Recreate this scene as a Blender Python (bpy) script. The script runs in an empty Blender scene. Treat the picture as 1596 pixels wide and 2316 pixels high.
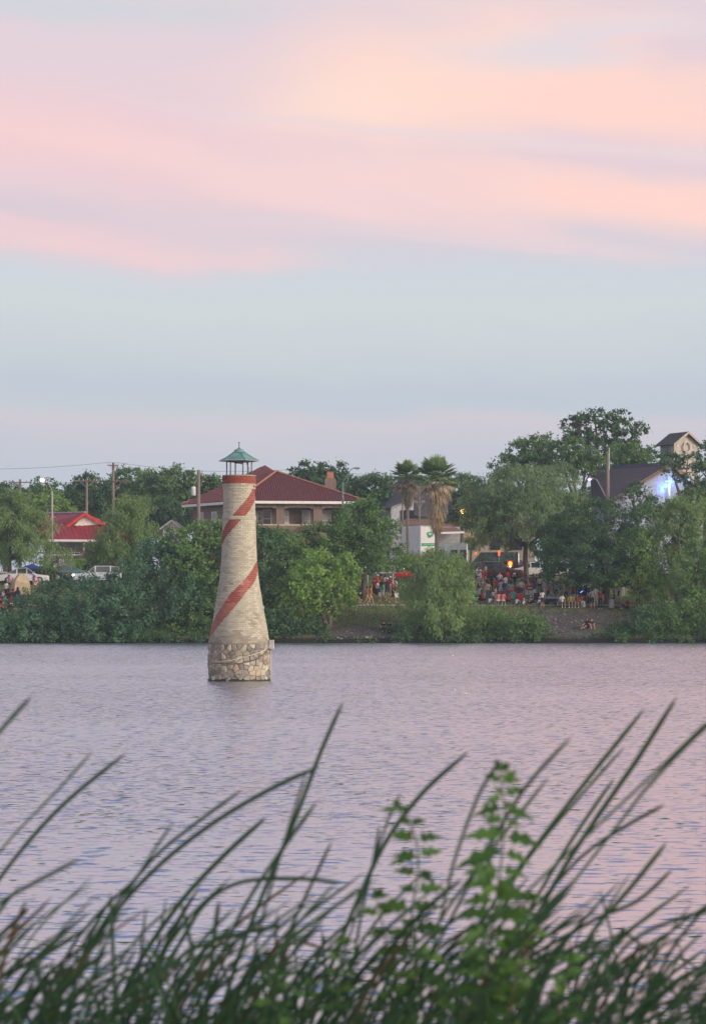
import bpy, bmesh, math, random
import numpy as np
from mathutils import Vector, Matrix

random.seed(7)
PI = math.pi
S = bpy.context.scene
COL = S.collection

# ------------------------------------------------------------------ scale of the place
FPX = 2418.0                 # focal length expressed in picture pixels (85 mm, 36 mm tall frame)
EYE = 3.1                    # eye height above the lake
K = 0.44173 / FPX            # angle of one survey unit
def P(x, y, Y):              # a bearing surveyed off the photograph, put at its real distance
    return Vector(((x - 798) * K * Y, Y, EYE - (y - 1371) * K * Y))
def lin(c):
    c = c / 255.0
    return c / 12.92 if c <= 0.04045 else ((c + 0.055) / 1.055) ** 2.4
def rgb(r, g, b): return (lin(r), lin(g), lin(b), 1.0)

# ------------------------------------------------------------------ camera
cam_d = bpy.data.cameras.new("camera"); cam = bpy.data.objects.new("camera", cam_d); COL.objects.link(cam)
cam.location = (0, 0, EYE); cam.rotation_euler = (PI / 2, 0, 0)
cam_d.sensor_fit = 'VERTICAL'; cam_d.sensor_height = 36.0; cam_d.sensor_width = 24.8; cam_d.lens = 85.0
cam_d.shift_y = 93.6 / 1024
cam_d.clip_start = 0.3; cam_d.clip_end = 6000
cam_d.dof.use_dof = True; cam_d.dof.focus_distance = 115; cam_d.dof.aperture_fstop = 6.3
S.camera = cam

# ------------------------------------------------------------------ sky, sun, exposure
SUN_AZ = math.radians(124); SUN_EL = math.radians(9)      # the sunset glow: to the right, a little behind the camera
def make_world():
    w = bpy.data.worlds.new("World"); S.world = w; w.use_nodes = True
    nt = w.node_tree; N = nt.nodes; L = nt.links; N.clear()
    def m(op, a, b=None, c=None, clamp=False):
        n = N.new('ShaderNodeMath'); n.operation = op; n.use_clamp = clamp
        for i, v in enumerate((a, b, c)):
            if v is None: continue
            if isinstance(v, (int, float)): n.inputs[i].default_value = v
            else: L.new(v, n.inputs[i])
        return n.outputs[0]
    tc = N.new('ShaderNodeTexCoord'); sp = N.new('ShaderNodeSeparateXYZ'); L.new(tc.outputs['Generated'], sp.inputs[0])
    x, y, z = sp.outputs
    hyp = m('SQRT', m('ADD', m('MULTIPLY', x, x), m('MULTIPLY', y, y)))
    el = m('DIVIDE', z, m('MAXIMUM', hyp, 0.02))            # slope of the view above the horizon
    az = m('ARCTAN2', x, y)
    cmb = N.new('ShaderNodeCombineXYZ'); L.new(m('MULTIPLY', az, 9.0), cmb.inputs[0]); L.new(m('ADD', m('MULTIPLY', el, 30.0), m('MULTIPLY', az, 4.0)), cmb.inputs[1])
    def noise(scale, detail, off):
        mp = N.new('ShaderNodeVectorMath'); mp.operation = 'ADD'; L.new(cmb.outputs[0], mp.inputs[0]); mp.inputs[1].default_value = (off, off * 1.7, 0)
        n = N.new('ShaderNodeTexNoise'); n.inputs['Scale'].default_value = scale; n.inputs['Detail'].default_value = detail; L.new(mp.outputs[0], n.inputs['Vector'])
        return n.outputs['Fac']
    n1 = noise(0.9, 4, 3.1); n2 = noise(1.7, 5, 11.3); n3 = noise(0.35, 5, 5.0)
    elw = m('ADD', el, m('MULTIPLY', m('SUBTRACT', n1, 0.5), 0.030))
    azw = m('ADD', az, m('MULTIPLY', m('SUBTRACT', n2, 0.5), 0.05))
    ramp = N.new('ShaderNodeValToRGB'); cr = ramp.color_ramp
    stops = [(0.0, (190, 198, 211)), (0.0495, (190, 199, 213)), (0.0678, (198, 200, 213)), (0.075, (206, 201, 212)), (0.0824, (196, 202, 213)),
             (0.0915, (191, 201, 214)), (0.108, (202, 210, 217)), (0.1226, (205, 214, 218)), (0.137, (206, 211, 221)), (0.148, (213, 207, 218)),
             (0.168, (224, 206, 216)), (0.196, (234, 208, 215)), (0.232, (226, 208, 217)), (0.2505, (214, 210, 221)), (0.33, (214, 210, 224)), (0.6, (192, 197, 221)), (1.0, (120, 142, 190))]
    while len(cr.elements) < len(stops): cr.elements.new(0.5)
    for e, (p, c) in zip(cr.elements, stops): e.position = p; e.color = rgb(*c)
    L.new(elw, ramp.inputs[0])
    col = ramp.outputs[0]
    def mix(fac, a, b):
        n = N.new('ShaderNodeMix'); n.data_type = 'RGBA'
        if isinstance(fac, (int, float)): n.inputs[0].default_value = fac
        else: L.new(fac, n.inputs[0])
        for i, v in ((6, a), (7, b)):
            if isinstance(v, tuple): n.inputs[i].default_value = v
            else: L.new(v, n.inputs[i])
        return n.outputs[2]
    # each: bearing, height, half width, half height, slope (down to the right +), colour, strength
    clouds = [(130, 10, 520, 62, 0.00, (199, 211, 221), .95),
              (250, 340, 620, 110, .10, (240, 205, 210), .85),
              (160, 335, 330, 40, .16, (246, 207, 207), .75),
              (700, 430, 600, 55, .20, (246, 212, 212), .8),
              (1010, 180, 430, 165, -.08, (255, 219, 207), 1.0),
              (900, 215, 280, 60, -.12, (255, 224, 209), .7),
              (1420, 235, 520, 82, .08, (255, 215, 205), 1.0),
              (1000, 420, 480, 60, .08, (247, 214, 212), .6),
              (1440, 465, 430, 62, .13, (255, 214, 206), 1.0),
              (60, 525, 520, 80, .08, (243, 204, 208), .6),
              (350, 575, 420, 28, .08, (240, 208, 211), .6),
              (1010, 300, 720, 17, .11, (234, 214, 219), .6),
              (1400, 345, 330, 20, .06, (233, 214, 218), .7),
              (1330, 100, 330, 45, -.06, (227, 217, 224), .9),
              (1420, 115, 110, 16, 0, (243, 212, 211), .7),
              (60, 455, 420, 30, .16, (216, 202, 213), .85),
              (470, 500, 420, 28, .14, (223, 205, 214), .7),
              (1000, 540, 500, 22, .08, (229, 211, 217), .6),
              (1200, 905, 900, 30, 0, (186, 200, 214), .5)]
    for cx, cy, rx, ry, sl, c, s in clouds:
        a0 = (cx - 798) * K; e0 = (1371 - cy) * K; ra = rx * K; re = ry * K
        da = m('SUBTRACT', azw, a0)
        u = m('DIVIDE', da, ra)
        v = m('DIVIDE', m('ADD', m('SUBTRACT', elw, e0), m('MULTIPLY', da, sl)), re)
        d = m('SQRT', m('ADD', m('MULTIPLY', u, u), m('MULTIPLY', v, v)))
        d = m('ADD', d, m('MULTIPLY', m('SUBTRACT', n2, 0.5), 0.9))
        mr = N.new('ShaderNodeMapRange'); mr.interpolation_type = 'SMOOTHSTEP'
        mr.inputs[1].default_value = 1.55; mr.inputs[2].default_value = 0.15; mr.inputs[3].default_value = 0; mr.inputs[4].default_value = s
        L.new(d, mr.inputs[0])
        col = mix(mr.outputs[0], col, rgb(*c))
    # the same streaked pink cloud carries on over the rest of the sky
    hi = N.new('ShaderNodeMapRange'); hi.inputs[1].default_value = 0.23; hi.inputs[2].default_value = 0.30; L.new(el, hi.inputs[0])
    lo = N.new('ShaderNodeMapRange'); lo.inputs[1].default_value = 1.6; lo.inputs[2].default_value = 0.4; L.new(el, lo.inputs[0])
    aside = N.new('ShaderNodeMapRange'); aside.inputs[1].default_value = 0.17; aside.inputs[2].default_value = 0.35; L.new(m('ABSOLUTE', az), aside.inputs[0])
    midb = N.new('ShaderNodeMapRange'); midb.inputs[1].default_value = 0.12; midb.inputs[2].default_value = 0.17; L.new(el, midb.inputs[0])
    where = m('MAXIMUM', m('MULTIPLY', hi.outputs[0], lo.outputs[0]), m('MULTIPLY', m('MULTIPLY', aside.outputs[0], midb.outputs[0]), lo.outputs[0]))
    ck = N.new('ShaderNodeMapRange'); ck.interpolation_type = 'SMOOTHSTEP'; ck.inputs[1].default_value = 0.37; ck.inputs[2].default_value = 0.54; ck.inputs[4].default_value = 0.95; L.new(m('ADD', n3, m('MULTIPLY', m('SINE', az), 0.22)), ck.inputs[0])
    col = mix(m('MULTIPLY', where, ck.outputs[0]), col, rgb(255, 209, 206))
    # glow round the set sun
    sd = Vector((math.sin(SUN_AZ) * math.cos(SUN_EL), math.cos(SUN_AZ) * math.cos(SUN_EL), math.sin(SUN_EL)))
    dp = N.new('ShaderNodeVectorMath'); dp.operation = 'DOT_PRODUCT'; L.new(tc.outputs['Generated'], dp.inputs[0]); dp.inputs[1].default_value = sd
    gl = N.new('ShaderNodeMapRange'); gl.interpolation_type = 'SMOOTHSTEP'; gl.inputs[1].default_value = 0.35; gl.inputs[2].default_value = 1.0; L.new(dp.outputs['Value'], gl.inputs[0])
    col = mix(m('MULTIPLY', gl.outputs[0], 0.75), col, (1.5, 0.92, 0.55, 1))
    bg = N.new('ShaderNodeBackground'); bg.inputs["Strength"].default_value = 1.0; L.new(col, bg.inputs['Color'])
    sky = N.new('ShaderNodeTexSky'); sky.sky_type = 'NISHITA'; sky.sun_disc = False; sky.sun_elevation = math.radians(1.5); sky.sun_rotation = SUN_AZ
    bg2 = N.new('ShaderNodeBackground'); bg2.inputs['Strength'].default_value = 0.02; L.new(sky.outputs[0], bg2.inputs['Color'])
    ad = N.new('ShaderNodeAddShader'); L.new(bg.outputs[0], ad.inputs[0]); L.new(bg2.outputs[0], ad.inputs[1])
    out = N.new('ShaderNodeOutputWorld'); L.new(ad.outputs[0], out.inputs['Surface'])
make_world()
sun_d = bpy.data.lights.new("sun", 'SUN'); sun = bpy.data.objects.new("sun", sun_d); COL.objects.link(sun)
sun_d.energy = 3.3; sun_d.angle = math.radians(28); sun_d.color = (1.0, 0.90, 0.79)
sun.rotation_euler = (PI / 2 - math.radians(18), 0, PI - SUN_AZ)
S.view_settings.view_transform = 'Standard'; S.view_settings.look = 'None'; S.view_settings.gamma = 1.0
S.view_settings.use_curve_mapping = False; S.view_settings.exposure = 0.0
S.render.engine = 'CYCLES'
S.cycles.max_bounces = 6; S.cycles.diffuse_bounces = 3; S.cycles.glossy_bounces = 3; S.cycles.transmission_bounces = 3; S.cycles.transparent_max_bounces = 6

# ------------------------------------------------------------------ materials
MATS = {}
def mat(name, c, rough=0.8, var=0.12, scale=3.0, c2=None, bump=0.0, bscale=20.0, metal=0.0, emit=None, es=0.0, spec=0.3, tint=False, rnd=False, translucent=0.0, stretch=None):
    if name in MATS: return MATS[name]
    M = bpy.data.materials.new(name); M.use_nodes = True; nt = M.node_tree; N = nt.nodes; L = nt.links
    b = N['Principled BSDF']; b.inputs['Roughness'].default_value = rough; b.inputs['Metallic'].default_value = metal
    b.inputs['Specular IOR Level'].default_value = spec
    if c2 is None: c2 = tuple(max(0, v * (1 - 2.2 * var)) for v in c[:3]) + (1,); c = tuple(v * (1 + var) for v in c[:3]) + (1,)
    c = tuple(c[:3]) + (1,); c2 = tuple(c2[:3]) + (1,)
    tc = N.new('ShaderNodeTexCoord')
    vec = tc.outputs['Object']
    if stretch:
        mp = N.new('ShaderNodeMapping'); mp.inputs['Scale'].default_value = stretch; L.new(vec, mp.inputs[0]); vec = mp.outputs[0]
    nz = N.new('ShaderNodeTexNoise'); nz.inputs['Scale'].default_value = scale; nz.inputs['Detail'].default_value = 5; L.new(vec, nz.inputs['Vector'])
    mr = N.new('ShaderNodeMapRange'); mr.inputs[1].default_value = 0.3; mr.inputs[2].default_value = 0.7; L.new(nz.outputs['Fac'], mr.inputs[0])
    fac = mr.outputs[0]
    if tint or rnd:
        if tint: a = N.new('ShaderNodeAttribute'); a.attribute_name = 'tint'; src = a.outputs['Fac']
        else: a = N.new('ShaderNodeObjectInfo'); src = a.outputs['Random']
        mx = N.new('ShaderNodeMath'); mx.operation = 'MULTIPLY_ADD'; L.new(fac, mx.inputs[0]); mx.inputs[1].default_value = 0.4
        m2 = N.new('ShaderNodeMath'); m2.operation = 'MULTIPLY'; L.new(src, m2.inputs[0]); m2.inputs[1].default_value = 0.6; L.new(m2.outputs[0], mx.inputs[2])
        fac = mx.outputs[0]
    mix = N.new('ShaderNodeMix'); mix.data_type = 'RGBA'; L.new(fac, mix.inputs[0]); mix.inputs[6].default_value = c; mix.inputs[7].default_value = c2
    L.new(mix.outputs[2], b.inputs['Base Color'])
    if bump:
        n2 = N.new('ShaderNodeTexNoise'); n2.inputs['Scale'].default_value = bscale; n2.inputs['Detail'].default_value = 4; L.new(vec, n2.inputs['Vector'])
        bp = N.new('ShaderNodeBump'); bp.inputs['Strength'].default_value = bump; bp.inputs['Distance'].default_value = 0.02; L.new(n2.outputs['Fac'], bp.inputs['Height']); L.new(bp.outputs[0], b.inputs['Normal'])
    if emit: b.inputs['Emission Color'].default_value = tuple(emit[:3]) + (1,); b.inputs['Emission Strength'].default_value = es
    if translucent:
        tr = N.new('ShaderNodeBsdfTranslucent'); L.new(mix.outputs[2], tr.inputs[0]); ms = N.new('ShaderNodeMixShader'); ms.inputs[0].default_value = translucent
        L.new(b.outputs[0], ms.inputs[1]); L.new(tr.outputs[0], ms.inputs[2]); L.new(ms.outputs[0], N['Material Output'].inputs['Surface'])
    MATS[name] = M
    return M
def leafmat(name, a, b): return mat(name, a, 0.6, c2=b, tint=True, scale=0.5, translucent=0.40, spec=0.25)
def plain(name, r, g, b, rough=0.7, **k): return mat(name, (r, g, b), rough, **k)
def brickmat(name, c1, c2, mortar, bw=0.22, bh=0.075):
    if name in MATS: return MATS[name]
    M = bpy.data.materials.new(name); M.use_nodes = True; nt = M.node_tree; N = nt.nodes; L = nt.links
    b = N['Principled BSDF']; b.inputs['Roughness'].default_value = 0.85
    tc = N.new('ShaderNodeTexCoord'); sp = N.new('ShaderNodeSeparateXYZ'); L.new(tc.outputs['Object'], sp.inputs[0])
    ad = N.new('ShaderNodeMath'); L.new(sp.outputs[0], ad.inputs[0]); L.new(sp.outputs[1], ad.inputs[1])
    cb = N.new('ShaderNodeCombineXYZ'); L.new(ad.outputs[0], cb.inputs[0]); L.new(sp.outputs[2], cb.inputs[1])
    br = N.new('ShaderNodeTexBrick'); L.new(cb.outputs[0], br.inputs['Vector']); br.inputs['Color1'].default_value = c1 + (1,); br.inputs['Color2'].default_value = c2 + (1,); br.inputs['Mortar'].default_value = mortar + (1,)
    br.inputs['Scale'].default_value = 1; br.inputs['Brick Width'].default_value = bw; br.inputs['Row Height'].default_value = bh; br.inputs['Mortar Size'].default_value = 0.009
    nz = N.new('ShaderNodeTexNoise'); nz.inputs['Scale'].default_value = 0.8; L.new(tc.outputs['Object'], nz.inputs['Vector'])
    hs = N.new('ShaderNodeHueSaturation'); mr = N.new('ShaderNodeMapRange'); mr.inputs[3].default_value = 0.75; mr.inputs[4].default_value = 1.2; L.new(nz.outputs['Fac'], mr.inputs[0]); L.new(mr.outputs[0], hs.inputs['Value']); L.new(br.outputs['Color'], hs.inputs['Color'])
    L.new(hs.outputs[0], b.inputs['Base Color'])
    bp = N.new('ShaderNodeBump'); bp.inputs['Strength'].default_value = 0.5; bp.inputs['Distance'].default_value = 0.01; L.new(br.outputs['Fac'], bp.inputs['Height']); bp.invert = True; L.new(bp.outputs[0], b.inputs['Normal'])
    MATS[name] = M; return M

# ------------------------------------------------------------------ mesh helpers
class MB:
    def __init__(s): s.v = []; s.f = []; s.m = []; s.t = []; s.cur = 0; s.tint = 0.5
    def face(s, idx): s.f.append(tuple(idx)); s.m.append(s.cur); s.t.append(s.tint)
    def poly(s, pts):  # one flat face
        n = len(s.v); s.v += [tuple(p) for p in pts]; s.face(range(n, n + len(pts))); return s
    def box(s, c, d, rz=0.0, taper=1.0):
        cx, cy, cz = c; dx, dy, dz = (q / 2 for q in d); n = len(s.v); ca, sa = math.cos(rz), math.sin(rz)
        for zz in (-1, 1):
            k = taper if zz > 0 else 1
            for xx, yy in ((-1, -1), (1, -1), (1, 1), (-1, 1)):
                px, py = xx * dx * k, yy * dy * k
                s.v.append((cx + px * ca - py * sa, cy + px * sa + py * ca, cz + zz * dz))
        for q in ((3, 2, 1, 0), (4, 5, 6, 7), (0, 1, 5, 4), (1, 2, 6, 5), (2, 3, 7, 6), (3, 0, 4, 7)): s.face([n + i for i in q])
        return s
    def hexa(s, b, t):                     # four bottom points, four top points
        n = len(s.v); s.v += [tuple(p) for p in b] + [tuple(p) for p in t]
        for q in ((3, 2, 1, 0), (4, 5, 6, 7), (0, 1, 5, 4), (1, 2, 6, 5), (2, 3, 7, 6), (3, 0, 4, 7)): s.face([n + i for i in q])
        return s
    def slab(s, pts, thick):               # polygon thickened along minus its normal
        pts = [Vector(p) for p in pts]; nrm = (pts[1] - pts[0]).cross(pts[2] - pts[0]).normalized()
        n = len(s.v); k = len(pts); s.v += [tuple(p) for p in pts] + [tuple(p - nrm * thick) for p in pts]
        s.face(range(n, n + k)); s.face(reversed(range(n + k, n + 2 * k)))
        for i in range(k): j = (i + 1) % k; s.face((n + i, n + k + i, n + k + j, n + j))
        return s
    def tube(s, pts, rad, n=6, cap=True):
        pts = [Vector(p) for p in pts]; R = rad if isinstance(rad, (list, tuple)) else [rad] * len(pts); st = len(s.v)
        for i, p in enumerate(pts):
            d = (pts[min(i + 1, len(pts) - 1)] - pts[max(i - 1, 0)])
            if d.length < 1e-9: d = Vector((0, 0, 1))
            d.normalize(); a = d.cross(Vector((0, 0, 1)) if abs(d.z) < 0.95 else Vector((1, 0, 0))).normalized(); b = d.cross(a)
            for k in range(n):
                t = 2 * PI * k / n; s.v.append(tuple(p + (a * math.cos(t) + b * math.sin(t)) * R[i]))
        for i in range(len(pts) - 1):
            for k in range(n):
                q = (k + 1) % n; s.face((st + i * n + k, st + i * n + q, st + (i + 1) * n + q, st + (i + 1) * n + k))
        if cap: s.face(reversed(range(st, st + n))); s.face(range(st + (len(pts) - 1) * n, st + len(pts) * n))
        return s
    def lathe(s, prof, n=24, c=(0, 0, 0), cap=True, ph=0.0):
        st = len(s.v)
        for r, z in prof:
            for k in range(n):
                t = 2 * PI * k / n + ph; s.v.append((c[0] + r * math.cos(t), c[1] + r * math.sin(t), c[2] + z))
        for i in range(len(prof) - 1):
            for k in range(n):
                q = (k + 1) % n; s.face((st + i * n + k, st + i * n + q, st + (i + 1) * n + q, st + (i + 1) * n + k))
        if cap: s.face(reversed(range(st, st + n))); s.face(range(st + (len(prof) - 1) * n, st + len(prof) * n))
        return s
    def ball(s, c, r, n=10, m=6):
        rx, ry, rz = r if isinstance(r, (tuple, list)) else (r, r, r); st = len(s.v)
        for i in range(m + 1):
            t = PI * i / m; q = max(math.sin(t), 0.02)
            for k in range(n): a = 2 * PI * k / n; s.v.append((c[0] + rx * q * math.cos(a), c[1] + ry * q * math.sin(a), c[2] - rz * math.cos(t)))
        for i in range(m):
            for k in range(n): j = (k + 1) % n; s.face((st + i * n + k, st + i * n + j, st + (i + 1) * n + j, st + (i + 1) * n + k))
        return s
    def build(s, name, mats, parent=None, smooth=False, loc=None):
        me = bpy.data.meshes.new(name); me.from_pydata(s.v, [], s.f)
        for q in (mats if isinstance(mats, (list, tuple)) else [mats]): me.materials.append(q)
        if s.m: me.polygons.foreach_set('material_index', s.m)
        at = me.attributes.new('tint', 'FLOAT', 'FACE'); at.data.foreach_set('value', s.t)
        if smooth: me.polygons.foreach_set('use_smooth', [True] * len(s.f))
        me.update()
        return link(name, me, parent, loc)
def link(name, data, parent=None, loc=None):
    o = bpy.data.objects.new(name, data); COL.objects.link(o)
    if parent is not None: o.parent = parent
    if loc is not None: o.location = loc
    return o
def tag(o, label=None, cat=None, group=None, kind=None):
    if label: o['label'] = label
    if cat: o['category'] = cat
    if group: o['group'] = group
    if kind: o['kind'] = kind
    return o
def thing(name, label, cat, loc=(0, 0, 0), rz=0.0, group=None):
    o = link(name, None, None, loc); o.rotation_euler = (0, 0, rz); o.empty_display_size = 0.3
    return tag(o, label, cat, group)
def copy_tree(o, parent=None):
    c = o.copy(); COL.objects.link(c)
    if parent is not None: c.parent = parent
    for ch in list(o.children): copy_tree(ch, c)
    return c
def loc_of(o): return Vector(o.location)

# ------------------------------------------------------------------ terrain
PROF = [(-80, 3.6), (-4, 1.6), (2, 1.45), (4, 1.1), (7.5, -0.1), (12, -1.2), (40, -2.5), (190, -2.0), (198.5, -0.5), (200, 0.02), (200.8, 0.40), (204, 1.15), (208, 2.05), (211.3, 3.0), (212, 3.1), (214.5, 3.14),
        (222, 4.6), (229, 5.55), (236, 6.0), (239, 6.1), (247, 6.4), (262, 6.6), (400, 7.0), (1200, 9.0)]
PY = np.array([p[0] for p in PROF]); PZ = np.array([p[1] for p in PROF])
def zt(Y): return float(np.interp(Y, PY, PZ))
def ground_at(x, y):            # where the bearing (x, y) meets the far bank
    Ys = np.linspace(200.2, 262, 6000); yy = 1371 - (np.interp(Ys, PY, PZ) - EYE) / (K * Ys)
    i = int(np.argmax(yy <= y)) if (yy <= y).any() else len(Ys) - 1
    Y = float(Ys[i]); return Vector(((x - 798) * K * Y, Y, zt(Y)))

def vnoise(x, y, seed=0):
    return (math.sin(x * 1.3 + seed) * math.cos(y * 1.7 - seed) + 0.6 * math.sin(x * 2.9 - y * 2.3 + seed * 2) + 0.35 * math.sin(x * 6.1 + y * 5.3 + seed * 3)) / 1.95

def build_ground():
    ys = sorted(set([float(p) for p in PY] + list(np.arange(198, 212, 0.5)) + [20, 60, 100, 150, 500, 800] + list(np.arange(215, 238, 1.0))))
    xs = list(np.arange(-60, 60.1, 0.6)); xs = [-1200, -600, -300, -140, -90] + xs + [90, 140, 300, 600, 1200]
    v = []; f = []
    for Y in ys:
        for X in xs:
            z = zt(Y)
            if 198.4 < Y < 211 and abs(X) < 70: z += 0.16 * vnoise(X * 0.5, Y * 0.6, 1) + 0.06 * vnoise(X * 2.1, Y * 1.9, 2)
            elif 222.5 < Y < 235 and abs(X) < 70: z += 0.03 * vnoise(X * 0.7, Y * 0.7, 4)
            v.append((X, Y, z))
    w = len(xs)
    for j in range(len(ys) - 1):
        for i in range(w - 1): f.append((j * w + i, j * w + i + 1, (j + 1) * w + i + 1, (j + 1) * w + i))
    me = bpy.data.meshes.new('ground'); me.from_pydata(v, [], f); me.polygons.foreach_set('use_smooth', [True] * len(f))
    M = bpy.data.materials.new('ground_mix'); M.use_nodes = True; nt = M.node_tree; N = nt.nodes; L = nt.links; b = N['Principled BSDF']; b.inputs['Roughness'].default_value = 0.95; b.inputs['Specular IOR Level'].default_value = 0.1
    tc = N.new('ShaderNodeTexCoord'); sp = N.new('ShaderNodeSeparateXYZ'); L.new(tc.outputs['Object'], sp.inputs[0])
    nz = N.new('ShaderNodeTexNoise'); nz.inputs['Scale'].default_value = 0.35; nz.inputs['Detail'].default_value = 8; L.new(tc.outputs['Object'], nz.inputs['Vector'])
    nf = N.new('ShaderNodeTexNoise'); nf.inputs['Scale'].default_value = 6; nf.inputs['Detail'].default_value = 6; L.new(tc.outputs['Object'], nf.inputs['Vector'])
    def m(op, a, c):
        n = N.new('ShaderNodeMath'); n.operation = op; n.use_clamp = False
        for i, q in enumerate((a, c)):
            if isinstance(q, (int, float)): n.inputs[i].default_value = q
            else: L.new(q, n.inputs[i])
        return n.outputs[0]
    # worn bare earth where people come down to the water
    def patch(cx, cy, rx, ry):
        u = m('DIVIDE', m('SUBTRACT', sp.outputs[0], cx), rx); w_ = m('DIVIDE', m('SUBTRACT', sp.outputs[1], cy), ry)
        return m('SUBTRACT', 1.0, m('SQRT', m('ADD', m('MULTIPLY', u, u), m('MULTIPLY', w_, w_)), 0))
    bare = m('MAXIMUM', patch(19.5, 206, 5.5, 7.0), patch(1.0, 202, 7.5, 2.6))
    bare = m('MAXIMUM', bare, patch(6, 199.5, 34, 1.0))
    bare = m('ADD', bare, m('MULTIPLY', m('SUBTRACT', nz.outputs['Fac'], 0.5), 3.4))
    mr = N.new('ShaderNodeMapRange'); mr.inputs[1].default_value = 0.0; mr.inputs[2].default_value = 0.35; L.new(bare, mr.inputs[0])
    nk = N.new('ShaderNodeMapRange'); nk.inputs[1].default_value = .36; nk.inputs[2].default_value = .64; L.new(nf.outputs['Fac'], nk.inputs[0])
    g = N.new('ShaderNodeMix'); g.data_type = 'RGBA'; L.new(nk.outputs[0], g.inputs[0]); g.inputs[6].default_value = (0.06, 0.095, 0.03, 1); g.inputs[7].default_value = (0.21, 0.225, 0.095, 1)
    e = N.new('ShaderNodeMix'); e.data_type = 'RGBA'; L.new(nk.outputs[0], e.inputs[0]); e.inputs[6].default_value = (0.04, 0.042, 0.036, 1); e.inputs[7].default_value = (0.135, 0.128, 0.12, 1)
    mx = N.new('ShaderNodeMix'); mx.data_type = 'RGBA'; L.new(mr.outputs[0], mx.inputs[0]); L.new(g.outputs[2], mx.inputs[6]); L.new(e.outputs[2], mx.inputs[7]); # shade under the overhanging scrub, painted as dark mud along the waterline
    edge_shade = N.new('ShaderNodeMapRange'); edge_shade.inputs[1].default_value = 0.30; edge_shade.inputs[2].default_value = 0.62; L.new(m('ADD', sp.outputs[2], m('MULTIPLY', m('SUBTRACT', nz.outputs['Fac'], .5), .5)), edge_shade.inputs[0])
    mw = N.new('ShaderNodeMix'); mw.data_type = 'RGBA'; L.new(edge_shade.outputs[0], mw.inputs[0]); mw.inputs[6].default_value = (.022, .021, .017, 1); L.new(mx.outputs[2], mw.inputs[7]); L.new(mw.outputs[2], b.inputs['Base Color'])
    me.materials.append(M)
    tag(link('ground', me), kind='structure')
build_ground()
def strip(name, y0, y1, lift, m_):
    ys = sorted(set([y0, y1] + [float(p) for p in PY if y0 < p < y1])); b = MB()
    for a, c in zip(ys, ys[1:]):
        b.poly([(-400, a, zt(a) + lift), (400, a, zt(a) + lift), (400, c, zt(c) + lift), (-400, c, zt(c) + lift)])
    b.poly([(-400, y0, zt(y0) - 0.1), (400, y0, zt(y0) - 0.1), (400, y0, zt(y0) + lift), (-400, y0, zt(y0) + lift)])
    return tag(b.build(name, m_), kind='structure')
strip('footpath', 212.0, 214.4, 0.05, plain('concrete', .42, .40, .37, 0.9, var=.08))
strip('road', 239.5, 246.5, 0.012, plain('asphalt', .055, .055, .058, 0.9))
tag(MB().box((0, 248.6, zt(248.6) + 0.04), (800, 1.6, 0.24)).build('pavement', MATS['concrete']), kind='structure')

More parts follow.
